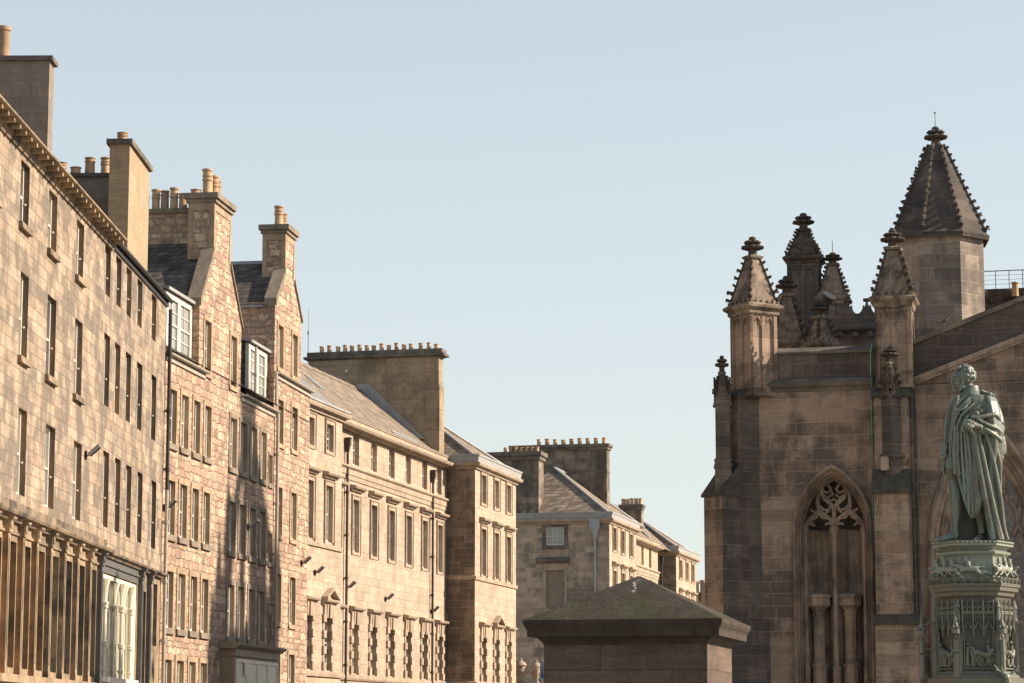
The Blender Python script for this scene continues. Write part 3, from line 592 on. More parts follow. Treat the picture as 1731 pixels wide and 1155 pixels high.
def centre(B,u0,u1,y,att,mid,low,ww,pipes=(),back=9.,zc=14.85):
    hw=ww/2; holes=[]
    for c in att: holes.append((c-.48,c+.48,13.42,zc))
    for c in mid: holes.append((c-hw,c+hw,9.52,11.86))
    for c in low: holes+=[(c-hw,c+hw,4.13,6.42),(c-hw,c+hw,1.0,3.3)]
    holes=[h for h in holes if h[0]>u0+.05 and h[1]<u1-.05]
    mb=MB(); grid_wall(mb,u0,u1,0,zc+.2,holes,y,.30); mb.quad((u0,back,0),(u1,back,0),(u1,back,zc),(u0,back,zc)); mb.build('wall',[M['civic']],B)
    for c in att:
        if u0+.7<c<u1-.7: sash(B,c-.48,c+.48,13.42,zc,y+.24,1,2)
    for c in mid:
        if u0+.6<c<u1-.6: w=sash(B,c-hw,c+hw,9.52,11.86,y+.22,2,3); surround_y(w,c-hw,c+hw,9.52,11.86,y,.17); hood(B,w,c-hw,c+hw,12.42,y)
    for c in low:
        if u0+.6<c<u1-.6: w=sash(B,c-hw,c+hw,4.13,6.42,y+.22,2,3); gibbs(w,c-hw,c+hw,4.13,6.42,y); hood(B,w,c-hw,c+hw,7.03,y); sash(B,c-hw,c+hw,1.0,3.3,y+.2,2,3)
    MB().ext([(y+.04,12.68),(y-.05,12.68),(y-.06,12.86),(y-.10,12.9),(y-.10,13.12),(y-.2,13.2),(y-.2,13.28),(y+.04,13.34)],'x',u0,u1).build('string_course',M['civic_trim'],B)
    MB().ext([(y+.04,zc),(y-.25,zc),(y-.28,zc+.06),(y-.46,zc+.09),(y-.52,zc+.19),(y-.52,zc+.23),(y-.15,zc+.27),(y-.15,zc+.53),(y-.20,zc+.54),(y-.20,zc+.59),(y+.4,zc+.61),(y+.4,zc+.22)],'x',u0,u1).build('cornice',M['civic_trim'],B)
    MB().box(u0,u1,y-.22,y+.42,zc+.612,zc+.635).build('lead_parapet',M['lead'],B)
    MB().ext([(y+.04,3.80),(y-.08,3.82),(y-.12,3.9),(y-.12,4.04),(y+.04,4.1)],'x',u0,u1).build('base_ledge',M['civic_trim'],B)
    for p in pipes: pipe(B,p,y-.13,0,13.95,.058,'ironbrown',True)
B3=thing('civic_building','pale ashlar civic building with blocked window surrounds, beside the rubble tenement','building',F3.at(0),F3.rot())
def c3(pts,d): return [sum(F3.uv(x,780,d)[0] for x in p)/2 for p in pts]
yl,yc,yr=.75,1.5,0.0
lwc=c3([(550.8,562.2)],yl)[0]; lw=[lwc-5.4,lwc-2.7,lwc]
eL=F3.uv(576.7,900,yl)[0]
wing(B3,lw[0]-1.4,eL,yl,[c for c in lw if c>.3],.95,(13.35,14.5),top=15.02,lh=.16)
mc=c3([(597.4,606.5),(628.2,637),(658.1,666.6),(687.3,695.5),(714.3,722.4),(740.3,747.4)],yc)
mc=[mc[0]-(mc[1]-mc[0])]+mc
ac=[F3.uv(x,745,yc)[0]+.5 for x in (596.6,627.3,657.7,685.7,713.8,738.4)]; ac=[2*ac[0]-ac[1]]+ac
rc=c3([(814.3,820.7),(835.4,842.8),(856.3,862.5)],0)
uR=27.5
centre(B3,eL-.8,uR+.0,yc,ac,mc,mc,.92,pipes=[F3.uv(587.7,900,yc-.16)[0],F3.uv(732.8,900,yc-.16)[0]])
wing(B3,uR,36.6,yr,rc,.95)
# pitched roof, transverse chimney wall, hip over the right wing
def skylight(B,pts):
    o=MB().add(pts,[(0,1,2,3)]).build('skylight',M['steel'],B); o.location.z=.05; return o
ry,rz=5.9,18.95
mb=MB(); mb.add([(-3,1.2,15.1),(uR,1.2,15.1),(uR,ry,rz),(-3,ry,rz)],[(0,1,2,3)]); mb.add([(-3,ry,rz),(uR,ry,rz),(uR,10.6,15.1),(-3,10.6,15.1)],[(0,1,2,3)]); mb.add([(-3,1.2,15.1),(-3,10.6,15.1),(-3,ry,rz)],[(0,1,2)])
mb.build('roof',M['slate_lit'],B3)
mb=MB(); n=46
for k in range(n):
    a=-3+(uR+2.9)*k/n; b=a+(uR+2.9)/n-.03; mb.ext([(ry-.2,rz-.13),(ry,rz+.08+.02*(k%2)),(ry+.2,rz-.13)],'x',a,b)
mb.build('ridge_tiles',M['dressed_grey'],B3)
def onroof(u,t): return (u,1.2+(ry-1.2)*t,15.1+(rz-15.1)*t+.05)
for ua,ub,t0,t1,bars in ((6.5,10.4,.1,.55,6),(19.5,23.6,.06,.2,5),(13.2,14.0,.55,.7,1),(4.2,4.9,.62,.75,1)):
    s=MB(); q0,q1=onroof(ua,t0),onroof(ua,t1)
    s.add([onroof(ua,t0),onroof(ub,t0),onroof(ub,t1),onroof(ua,t1)],[(0,1,2,3)]); o=s.build('skylight',M['blind'],B3); f=MB()
    for k in range(bars+1): u=ua+(ub-ua)*k/bars; f.tube([onroof(u,t0),onroof(u,t1)],.045,4)
    f.tube([onroof(ua,t0),onroof(ub,t0)],.05,4); f.tube([onroof(ua,t1),onroof(ub,t1)],.05,4); f.build('skylight_frame',M['lead'],o)
mb=MB().box(uR-.9,uR+.05,1.66,9.2,14.8,19.1); mb.box(uR-.9+.06,uR-.02,1.72,8.7,19.1,20.62)
ck=mb.build('chimney',M['stackstone'],B3)
mb=MB().box(uR-.92,uR+.03,1.62,8.80,20.56,20.62); mb.box(uR-1.03,uR+.14,1.42,8.93,20.62,20.74); mb.box(uR-.96,uR+.03,1.54,8.76,20.74,20.98); mb.build('chimney_cap',M['coping'],ck)
pys=[F3.yz(x,582,uR-.4)[0] for x in [500+q/3.85 for q in (170,219,276,322,366,416,463,508,559,606,656,705,750,812,866,916)]]
for k,y in enumerate(pys): pot(ck,(uR-.4,y,20.98),.33+.1*random.random(),.115,('pot_b','pot_a')[k%3==1],2)
MB().ext([(2.4,16.32),(2.75,16.32),(6.0,18.95),(6.0,19.25),(5.4,19.25)],'x',uR-1.05,uR-.92).build('lead_flashing',M['lead'],ck)
MB().rings([[(uR-.93,y,z) for y,z in ((yy+.0,19.9),(yy+.0,20.02))]+[(uR-.9,yy,20.02),(uR-.9,yy,19.9)] for yy in (6.55,6.7)]).build('wall_sensor',M['paint'],ck)
MB().tube([(uR-.8,8.75,20.3),(uR-.8,8.75,22.0)],.022,6).tube([(uR-.8,8.75,22.0),(uR-.8,8.75,23.3)],.012,6).lathe([(.03,21.95),(.05,22.0),(.05,22.15),(.03,22.2)],uR-.8,8.75,8).build('antenna',M['steel'],ck)
def hiproof(B,u0,u1,y0,y1,z0,zr_,uh0,uh1,mat):
    ym=(y0+y1)/2
    mb=MB().add([(u0,y0,z0),(u1,y0,z0),(u1,y1,z0),(u0,y1,z0),(uh0,ym,zr_),(uh1,ym,zr_)],[(0,1,5,4),(1,2,5),(2,3,4,5),(3,0,4)]); o=mb.build('roof',M[mat],B)
    h=MB()
    for a,b in (((u0,y0,z0),(uh0,ym,zr_)),((u1,y0,z0),(uh1,ym,zr_)),((uh0,ym,zr_),(uh1,ym,zr_))): h.tube([Vector(a)+Vector((0,0,.05)),Vector(b)+Vector((0,0,.05))],.085,6)
    h.build('hip_flashing',M['lead'],o); return o
hiproof(B3,uR+.1,36.5,.1,9.0,15.5,18.6,uR+4.3,32.5,'slate_lit')
B4=thing('civic_building','far ashlar civic block with dark side wall and hipped roof, beyond the first','building',F3.at(0),F3.rot())
zdw=lambda x,y:(1020+x/5.25,820+y/5.25)
def c4(pts,d): return [sum(F3.uv(1020+x/5.25,900,d)[0] for x in p)/2 for p in pts]
w4=c4([(84,111),(157,184),(230,257)],0)
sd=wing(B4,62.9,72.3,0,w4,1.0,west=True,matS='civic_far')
a4=[F3.uv(1020+x/5.25,930,1.5)[0]-.5 for x in (358,425,490,552)]; a4=[a4[0]-3.05]+a4
centre(B4,71.5,89.2,1.5,a4,a4,a4,.95,pipes=[F3.uv(1020+521/5.25,960,1.34)[0]])
r4=c4([(672,690),(730,745),(780,795)],.95)
e4=F3.uv(1020+645/5.25,940,.95)[0]
wing(B4,e4,e4+9.4,.95,r4,1.0,(13.25,14.6))
mb=MB(); mb.add([(71,1.2,15.1),(96,1.2,15.1),(96,ry,rz),(71,ry,rz)],[(0,1,2,3)]); mb.add([(71,ry,rz),(96,ry,rz),(96,10.6,15.1),(71,10.6,15.1)],[(0,1,2,3)]); mb.build('roof',M['slate_lit'],B4)
hiproof(B4,63.0,76,.1,9.0,15.5,18.9,67.2,72,'slate_lit'); hiproof(B4,e4+.1,e4+9.3,1.0,9.4,15.5,18.4,e4+4.3,e4+5.3,'slate_lit')
k1=stack(B4,63.1,64.6,4.7,9,15.3,19.63,M['stackdark'],'coping',.55,.22); 
for k in range(7): pot(k1,(63.8,4.95+.36*k,19.63),.38,.12,('pot_a','pot_b')[k%3==0],2)
k2=stack(B4,71.2,72.2,1.78,8.4,15.5,20.95,M['stackdark'],'coping',.4,.2,neck=19.0)
for k in range(9): pot(k2,(71.7,2.05+.57*k,20.95),.46,.14,('pot_b','pot_a')[k%3==1],2)
ya_=F3.yz(1084,860,93.6)[0]; yb_=F3.yz(1049,860,93.6)[0]; zk_=F3.yz(1066,853,93.6)[1]
k3=stack(B4,93.6,94.5,ya_,yb_,15.5,zk_,M['stackdark'],'coping',.4,.15)
for k in range(5): pot(k3,(94.05,ya_+.15+(yb_-ya_-.3)*k/4,zk_),.5,.15,('pot_b','pot_a')[k%3==1],2)
MB().ext([(1.4,15.35),(1.9,15.35),(6.1,18.9),(6.1,19.2),(5.6,19.2)],'x',88.0,88.3).build('lead_flashing',M['lead'],B4)
# west wall of the far block: window, blocked window with hood, pipe
wn=MB()
def westwin():
    u=62.9
    w=MB()
    y0,y1,z0,z1=2.98,4.17,13.47,14.64
    for a,b,c,d in ((y0,y0+.08,z0,z1),(y1-.08,y1,z0,z1),(y0+.08,y1-.08,z0,z0+.1),(y0+.08,y1-.08,z1-.07,z1),(y0+.08,y1-.08,14.04,14.10)): w.box(u+.06,u+.16,a,b,c,d)
    for k in (1,2): c=y0+.08+(y1-y0-.16)*k/3; w.box(u+.09,u+.15,c-.018,c+.018,z0+.1,14.04); w.box(u+.09,u+.15,c-.018,c+.018,14.10,z1-.07)
    for k in range(3): a=y0+.08+(y1-y0-.16)*k/3; w.box(u+.09,u+.15,a+.02,a+(y1-y0-.16)/3-.02,13.79,13.82)
    o=w.build('window',M['paint'],B4); MB().quad((u+.13,y0+.08,z0+.1),(u+.13,y1-.08,z0+.1),(u+.13,y1-.08,z1-.07),(u+.13,y0+.08,z1-.07)).build('pane',M['blind'],o)
    s=MB(); s.box(u-.04,u+.02,y0-.26,y0-.001,z0,z1); s.box(u-.04,u+.02,y1+.001,y1+.26,z0,z1); s.box(u-.05,u+.02,y0-.28,y1+.28,z1+.001,z1+.24); s.box(u-.08,u+.02,y0-.28,y1+.28,z0-.24,z0-.001); s.build('surround',M['coping'],o)
    f=MB().box(u+.09,u+.12,2.98,4.17,9.5,11.86); o2=f.build('blocked_window',M['mortarfill'],B4)
    s=MB(); s.box(u-.04,u+.02,2.8,2.979,9.5,11.86); s.box(u-.04,u+.02,4.171,4.35,9.5,11.86); s.box(u-.05,u+.02,2.75,4.4,11.861,12.05); s.box(u-.06,u+.02,2.7,4.45,12.051,12.3); s.build('surround',M['civic_trim'],o2)
    MB().ext([(u+.04,12.3),(u-.12,12.3),(u-.3,12.42),(u-.34,12.5),(u-.34,12.58),(u+.04,12.72)],'y',2.6,4.78).build('hood',M['coping'],o2) if 0 else MB().rings([[(x,2.6,z) for x,z in P_] for P_ in ()]) if 0 else None
    hp=[(u+.04,12.3),(u-.12,12.3),(u-.3,12.42),(u-.34,12.5),(u-.34,12.58),(u+.04,12.72)]
    MB().ext(hp,'y',2.6,4.78).build('hood',M['coping'],o2)
westwin()
def ypipe():
    u=62.9-.14; mb=MB().tube([(u,.92,0),(u,.92,13.9)],.07,10)
    for z in range(1,14,2): mb.lathe([(.10,z),(.10,z+.13)],u,.92,10)
    mb.rings([[(u-a,.92-b,z),(u+.1,.92-b,z),(u+.1,.92+b,z),(u-a,.92+b,z)] for a,b,z in ((.08,.1,13.8),(.1,.14,14.3),(.2,.3,14.5),(.22,.34,15.05),(.25,.38,15.06),(.25,.38,15.12))]); mb.build('drainpipe',M['greypipe'],B4,smooth=40)
ypipe()
# the next house down the street, mostly hidden
B5=thing('house','small far house with a row of chimney pots beside the church buttress','building',(on(1188,1000,235).x-1.5,235,0),0)
MB().box(-3,6,0,8,0,12.6).build('wall',M['civic_side'],B5); c=MB().box(-.3,5.2,.5,1.4,12.6,13.4).build('chimney',M['stackstone'],B5)
MB().ext([(-3.1,12.62),(1.5,14.4),(6.1,12.62)],'y',2,8).build('roof',M['slate'],B5)
for k,h in enumerate((1.9,1.9,2.0,1.9,2.2)): pot(c,(.35+.62*k,.95,13.4),h,.26,('pot_c','pot_a')[k%2],2)
# ================================================================ floodlights on the frontages
def floodlight(F,px,py,yw,label,arm=.55):
    u,z=F.uv(px,py,yw)
    t=thing('floodlight',label,'floodlight',F.at(u,yw,z),F.rot(),'floodlights on the street fronts')
    MB().box(-.06,.06,-.05,.0,-.17,.1).tube([(0,-.05,-.06),(.0,-.14,-.02)],.025,6).build('bracket',M['iron'],t)
    h=MB().rings([[(-a,-.02-q,z_),(a,-.02-q,z_),(a,.42+q,z_),(-a,.42+q,z_)] for a,q,z_ in ((.13,-.02,-.05),(.15,.0,-.03),(.15,.0,.03),(.12,-.04,.06))])
    o=h.build('lamp_head',M['lampgrey'],t); o.location=(.0,-.13,-.02); o.rotation_euler=(R(42),0,math.pi)
    MB().box(-.13,.13,.01,.39,-.058,-.0505).build('lamp_glass',M['iron'],o); t.scale=(.9,.9,.9)
M['lampgrey']=plain('grey_lamp_housing',(.30,.28,.25),.5,.25,6,.05)
floodlight(F1,144,768,0,'floodlight on soot-patched tenement between two tall windows')
floodlight(F2,277,857,0,'floodlight by the drainpipe at left edge of rubble tenement')
floodlight(F2,419,890,0,'floodlight in front of shaded windows of rubble tenement')
floodlight(F2,509,951,0,'floodlight at right end of the rubble tenement')
floodlight(F3,532,967,yl,'floodlight above triangular pediment of pale civic building')
floodlight(F3,586.5,992,yc,'floodlight beside black drainpipe near left wing of civic building')
floodlight(F3,651.5,1012,yc,'floodlight in middle of pale civic building wall')
floodlight(F3,729,1033,yc,'floodlight beside right black drainpipe of civic building')
# stone urns on the courtyard wall
def urn(px,pyt,pyb,Y,label):
    p=on(px,pyb,Y); h=(pyb-pyt)/FPX*Y; r=h*.26
    t=thing('stone_urn',label,'urn',p,0,'urns on the courtyard wall')
    pr=[(.62,0),(.62,.05),(.4,.08),(.22,.16),(.3,.2),(.55,.28),(.8,.36),(.9,.46),(.85,.5),(.72,.52),(.78,.68),(1.0,.70),(.85,.76),(.55,.84),(.25,.88),(.18,.90),(.26,.92),(.26,.94),(.12,.97),(.02,1.0)]
    MB().lathe([(a*r*1.0,b*h) for a,b in pr],n=16).build('urn_body',M['civic_trim'],t,smooth=35); return p
pu=urn(880.5,1113,1154,140,'stone urn left of the sloping rail beyond the pier'); pv=urn(907,1116,1156,140,'stone urn beside the blue flag beyond the pier')
cw=thing('courtyard_wall','low stone courtyard wall carrying two urns','wall',(0,140,0),0)
MB().box(pu.x-1.2,pv.x+1.5,-.5,.5,0,pu.z-.003).build('wall_body',M['civic'],cw); MB().box(pu.x-.55,pu.x+.55,-.55,.55,pu.z-.5,pu.z-.001).box(pv.x-.55,pv.x+.55,-.55,.55,pv.z-.5,pv.z-.001).build('coping',M['civic_trim'],cw)
ra=on(872,1151,139); rb=on(908,1127,139)
tag(MB().tube([ra,rb],.10,8).tube([ra,(ra.x,ra.y,0)],.06,8).tube([rb,(rb.x,rb.y,0)],.06,8).build('stair_rail',M['civic_trim'],smooth=40),'pale sloping stair rail passing the stone urns','rail')
fl=on(923.5,1126,130); ft=thing('flag','small blue and white flag hanging behind the pier','flag',(fl.x,130,0),0)
M['flagcloth']=plain('blue_cloth',(.05,.16,.36),.8,.3,3,.2,c2=(.5,.52,.55))
MB().tube([(.12,0,0),(.12,0,fl.z+.55)],.03,8).build('flagpole',M['steel'],ft)
MB().rings([[(x,.06*math.sin(9*x+z),fl.z+.45-z*.95-.25*abs(x)),(x,.06*math.sin(9*x+z)+.02,fl.z+.45-z*.95-.25*abs(x))] for x in (.1,) for z in (0,)]+[] ,caps=False) if 0 else None
fm=MB(); nx=8; vs=[(.1-.42*i/nx,.07*math.sin(i*1.3+j*.4),fl.z+.5-.95*j/6-.35*(i/nx)**1.5) for j in range(7) for i in range(nx+1)]
fm.add(vs,[(j*(nx+1)+i,j*(nx+1)+i+1,(j+1)*(nx+1)+i+1,(j+1)*(nx+1)+i) for j in range(6) for i in range(nx)]); fm.build('flag_cloth',M['flagcloth'],ft,smooth=60)
# ================================================================ the church
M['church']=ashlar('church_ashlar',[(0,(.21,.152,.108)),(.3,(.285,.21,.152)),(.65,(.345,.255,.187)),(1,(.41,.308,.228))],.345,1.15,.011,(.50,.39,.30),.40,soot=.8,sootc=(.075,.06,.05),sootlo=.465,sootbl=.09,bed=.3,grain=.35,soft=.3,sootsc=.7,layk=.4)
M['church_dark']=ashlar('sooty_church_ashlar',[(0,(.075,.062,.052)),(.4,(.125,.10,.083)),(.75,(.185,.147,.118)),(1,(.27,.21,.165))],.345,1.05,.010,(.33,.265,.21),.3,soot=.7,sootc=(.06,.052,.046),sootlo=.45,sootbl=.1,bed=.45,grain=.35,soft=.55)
M['church_trim']=plain('church_moulded_stone',(.37,.275,.205),.88,.45,2.2,.3,streak=.6,c2=(.19,.145,.112))
M['pinnacle']=plain('weathered_pinnacle_stone',(.28,.215,.155),.9,.55,4,.5,streak=.4,c2=(.10,.078,.058))
M['spire']=ashlar('sooty_spire_stone',[(0,(.06,.05,.042)),(.5,(.10,.082,.068)),(1,(.17,.137,.11))],.62,.8,.014,(.18,.15,.12),.3,soot=.6,sootc=(.028,.025,.024),sootlo=.45,grain=.4)
M['drum']=ashlar('turret_ashlar',[(0,(.20,.163,.13)),(.4,(.28,.228,.18)),(1,(.38,.31,.245))],.36,.9,.011,(.5,.41,.33),.4,soot=.75,sootc=(.10,.085,.072),sootlo=.46,sootbl=.2,grain=.35,soft=.3)
M['crocket']=plain('sooty_carving',(.10,.078,.058),.92,.6,6,.6,c2=(.05,.042,.036))
M['mossy']=plain('mossy_weathering',(.085,.075,.058),.95,.6,5,.6,c2=(.055,.05,.036))
M['verdigris']=plain('verdigris_strip',(.20,.36,.28),.6,.3,4,.1)
def glassleaded():
    nb=NB('leaded_stained_glass'); u,v,x=sep(nb)
    vec=nb.n('ShaderNodeCombineXYZ',{0:nb.mt('MULTIPLY',u,9),1:nb.mt('MULTIPLY',v,6),2:0.0}).outputs[0]
    f=nb.n('ShaderNodeTexVoronoi',{'Vector':vec,'Scale':1.0},voronoi_dimensions='2D'); e=nb.n('ShaderNodeTexVoronoi',{'Vector':vec,'Scale':1.0},voronoi_dimensions='2D',feature='DISTANCE_TO_EDGE')
    bc=nb.n('ShaderNodeSeparateColor',{0:f.outputs['Color']}).outputs
    c=nb.ramp(bc[0],[(0,(.15,.115,.095)),(.35,(.20,.15,.12)),(.65,(.17,.145,.13)),(.85,(.25,.18,.125)),(.96,(.30,.30,.30))],'CONSTANT')
    c=nb.mix(nb.mapr(e.outputs['Distance'],.02,.06,.7,0),c,(.05,.042,.036)); return nb.out(c,.25,nb.noise(6,3),.2,.01,spec=.4)
M['stained']=glassleaded()
_c=on(1285,1000,72); FC=Frame(_c.x,_c.y,103.3)
CH=thing('church','dark gothic church with crocketed pinnacles, octagonal turret and blind arched window','church',FC.at(0),FC.rot())
def uC(px,py=800,d=0): return FC.uv(px,py,d)[0]
def zC(px,py,d=0): return FC.uv(px,py,d)[1]
def pxof(u,y,z):
    p=FC.at(u,y,z); d=p.y*math.cos(TH)+(p.z-CAMZ)*math.sin(TH); return CX+FPX*p.x/d
def xf(mb,i0,rot,tx,ty):
    c,s=math.cos(rot),math.sin(rot)
    for i in range(i0,len(mb.v)): x,y,z=mb.v[i]; mb.v[i]=(tx+c*x-s*y,ty+s*x+c*y,z)
def arch(c,zs,w,h,n=14,zb=None):
    """pointed arch outline from left foot over the apex to right foot"""
    d=max(0.001,(h*h-w*w)/(2*w)); r=w+d; a1=math.acos(d/r); pts=[]
    left=[(c+d-r*math.cos(a1*i/n),zs+r*math.sin(a1*i/n)) for i in range(n+1)]
    right=[(2*c-x,z) for x,z in left[::-1][1:]]
    pts=left+right
    if zb is not None: pts=[(c-w,zb)]+pts+[(c+w,zb)]
    return pts
def archwall(mb,u0,u1,z0,z1,c,zs,w,h,zb,y=0,mi=0):
    a=arch(c,zs,w,h); 
    mb.quad((u0,y,z0),(c-w,y,z0),(c-w,y,zs),(u0,y,zs),mi=mi); mb.quad((c+w,y,z0),(u1,y,z0),(u1,y,zs),(c+w,y,zs),mi=mi)
    if zb>z0: mb.quad((c-w,y,z0),(c+w,y,z0),(c+w,y,zb),(c-w,y,zb),mi=mi)
    mb.quad((u0,y,zs),(c-w,y,zs),(c-w,y,z1),(u0,y,z1),mi=mi); mb.quad((c+w,y,zs),(u1,y,zs),(u1,y,z1),(c+w,y,z1),mi=mi)
    for (xa,za),(xb,zb_) in zip(a,a[1:]): mb.quad((xa,y,za),(xb,y,zb_),(xb,y,z1),(xa,y,z1),mi=mi)
def mould(c,zs,w,h,zb,prof,y=0):
    """moulding swept round an arch; prof = (outward offset, depth)"""
    mb=MB(); rs=[[(x,y+dy,z) for x,z in arch(c,zs,w+o,h*(1+o/w*.96),14,zb)] for o,dy in prof]
    return mb.rings(rs,closed=False,caps=False)
def smooth(pts,n=6):
    out=[]; P=[Vector(p) for p in pts]
    for i in range(len(P)-1):
        a,b,c,d=P[max(i-1,0)],P[i],P[i+1],P[min(i+2,len(P)-1)]
        for k in range(n):
            t=k/n; out.append(.5*((2*b)+(c-a)*t+(2*a-5*b+4*c-d)*t*t+(3*b-a-3*c+d)*t**3))
    return out+[P[-1]]
u_a,u_b=uC(1286),uC(1477,800)
zStr=zC(1380,650); zPar=zC(1380,594)
cw_=uC(1406); zsp=zC(1406,893); w0=(uC(1473)-uC(1339.5))/2; h0=zC(1406,789)-zsp
wi=(uC(1459,900,.35)-uC(1357,900,.35))/2; hi=zC(1406,806,.35)-zsp
mb=MB(); archwall(mb,u_a-.6,u_b+.15,0,zStr+.1,cw_,zsp,w0-.08,h0-.08,1.2)
mb.build('wall',[M['church'],M['church_dark']],CH)
# upper parapet, string and coping
mb=MB().box(u_a-.3,u_b+.1,.10,.7,zStr+.05,zPar-.05); mb.build('parapet_wall',M['church_dark'],CH)
MB().ext([(.12,zStr-.20),(-.02,zStr-.20),(-.05,zStr-.1),(-.12,zStr-.06),(-.17,zStr+.03),(.0,zStr+.17),(.12,zStr+.20)],'x',u_a-.12,u_b+.05).build('string_course',M['coping'],CH)
MB().ext([(.72,zPar-.06),(.02,zPar-.06),(.0,zPar-.0),(.3,zPar+.16),(.5,zPar+.16),(.78,zPar)],'x',u_a-.05,u_b+.1).build('coping',M['coping'],CH)
# blind window: moulded orders, tracery, niche with two pedestals
aw=thing_part=None
win=mould(cw_,zsp,w0-.08,h0-.08,1.2,[(.09,0),(.09,-.09),(.04,-.13),(.0,-.05),(-.015,.03),(-.04,.0),(-.06,.03),(-.065,.13),(-.095,.10),(-.115,.14),(-.12,.26),(-.15,.22),(-.17,.28),(wi-w0+.08,.46)]).build('arch_moulding',M['church_trim'],CH,smooth=30)
nb_=MB()
# canted back of the niche, two bays
for s in (-1,1):
    xa=cw_+(-wi if s<0 else .06); xb=cw_+(-.06 if s<0 else wi); q=(xb-xa)
    for (p0,y0),(p1,y1) in zip(((0,.5),(.34,1.05),(.72,1.05),(1.0,.5)),((.34,1.05),(.72,1.05),(1.0,.5))): nb_.quad((xa+q*p0,y0,1.0),(xa+q*p1,y1,1.0),(xa+q*p1,y1,zsp+.02),(xa+q*p0,y0,zsp+.02))
nb_.quad((cw_-.06,.5,1),(cw_+.06,.5,1),(cw_+.06,.5,zsp+.2),(cw_-.06,.5,zsp+.2)); nb_.quad((cw_-wi-.2,1.06,1),(cw_+wi+.2,1.06,1),(cw_+wi+.2,1.06,zsp),(cw_-wi-.2,1.06,zsp)); MB().box(cw_-wi-.2,cw_+wi+.2,1.5,1.6,zsp-.3,zsp+2.2).build('niche_head',M['church_dark'],CH)  # recess behind the tracery, its shade deepened by a darker stone
nb_.build('niche_back',M['church_trim'],CH)
def zt(x,y): # zoomed tracery drawing -> local (centre, springing)
    return ((x-622)/431.,.42,zsp+(893-(770+y/7.217))/59.7)
tr=MB()
curves=[[(262,890),(272,840),(310,775),(380,715),(425,660),(435,630)],[(618,870),(606,815),(570,765),(500,710),(450,665),(435,630)],[(435,640),(424,560),(430,480),(452,425),(480,375)],[(478,385),(478,450),(500,505),(560,560),(605,610),(620,660)],[(622,640),(624,760),(624,890)],
 [(470,400),(500,340),(560,290),(622,262)]]
cus=[[(330,640),(370,665),(385,690)],[(520,690),(545,670),(560,650)],[(350,820),(345,790),(360,760)],[(500,480),(545,500),(560,545)],[(280,850),(330,820),(375,835)],[(600,850),(560,815),(520,825)],[(555,520),(560,495),(590,470)],[(500,470),(535,525),(585,545),(622,505)],[(505,420),(540,440),(575,425),(585,390),(560,350)],[(622,470),(600,440),(585,395)],[(455,600),(490,640),(540,650),(575,620)],[(300,800),(345,760),(400,745),(430,690)],[(590,800),(540,755),(480,745),(440,690)]]
for cv,r in [(c,.062) for c in curves]+[(c,.034) for c in cus]:
    for sg in (1,-1):
        if sg<0 and cv[0][0]==622: continue
        pts=smooth([zt(x,y) for x,y in cv],5); tr.tube([(cw_+sg*p.x,p.y,p.z) for p in pts],r,6)
    if r<.05:
        for sg in (1,-1): p=zt(*cv[-1]); tr.blob((cw_+sg*p[0],p[1],p[2]),.045,6,4)
tr.build('tracery',M['church_trim'],CH,smooth=50)
mu=MB()
for x,y in ((cw_,.40),(cw_-wi+.02,.42),(cw_+wi-.02,.42)):
    r=.075 if x==cw_ else .055; zc_=zC(1406,1126)
    mu.lathe([(r*1.5,0),(r*1.5,zc_-.12),(r*1.7,zc_-.06),(r*1.15,zc_),(r,zc_+.02),(r,zsp-.32),(r*1.2,zsp-.3),(r*1.0,zsp-.26),(r*1.05,zsp-.14),(r*1.7,zsp-.04),(r*1.9,zsp),(r*1.9,zsp+.05),(r,zsp+.06)],x,y,10)
mu.build('mullion',M['church_trim'],CH,smooth=35)
for pa,pb in ((1376,1394.5),(1428.7,1447)):
    c=(uC(pa,1060,.6)+uC(pb,1060,.6))/2; r=.165; zt_=zC(1390,1008,.6); zb_=zC(1390,1126,.6)
    MB().lathe([(r*1.25,0),(r*1.25,zb_-.05),(r*1.4,zb_-.03),(r*1.4,zb_+.04),(r*1.02,zb_+.1),(r,zb_+.12),(r,zt_-.55),(r*1.15,zt_-.53),(r*1.15,zt_-.48),(r*1.02,zt_-.45),(r*1.2,zt_-.38),(r*1.75,zt_-.30),(r*2.15,zt_-.28),(r*2.1,zt_-.06),(r*2.35,zt_-.04),(r*2.35,zt_+.01),(r*1.6,zt_+.07)],c,.58,8,rot=math.pi/8).build('niche_pedestal',M['church_trim'],CH)
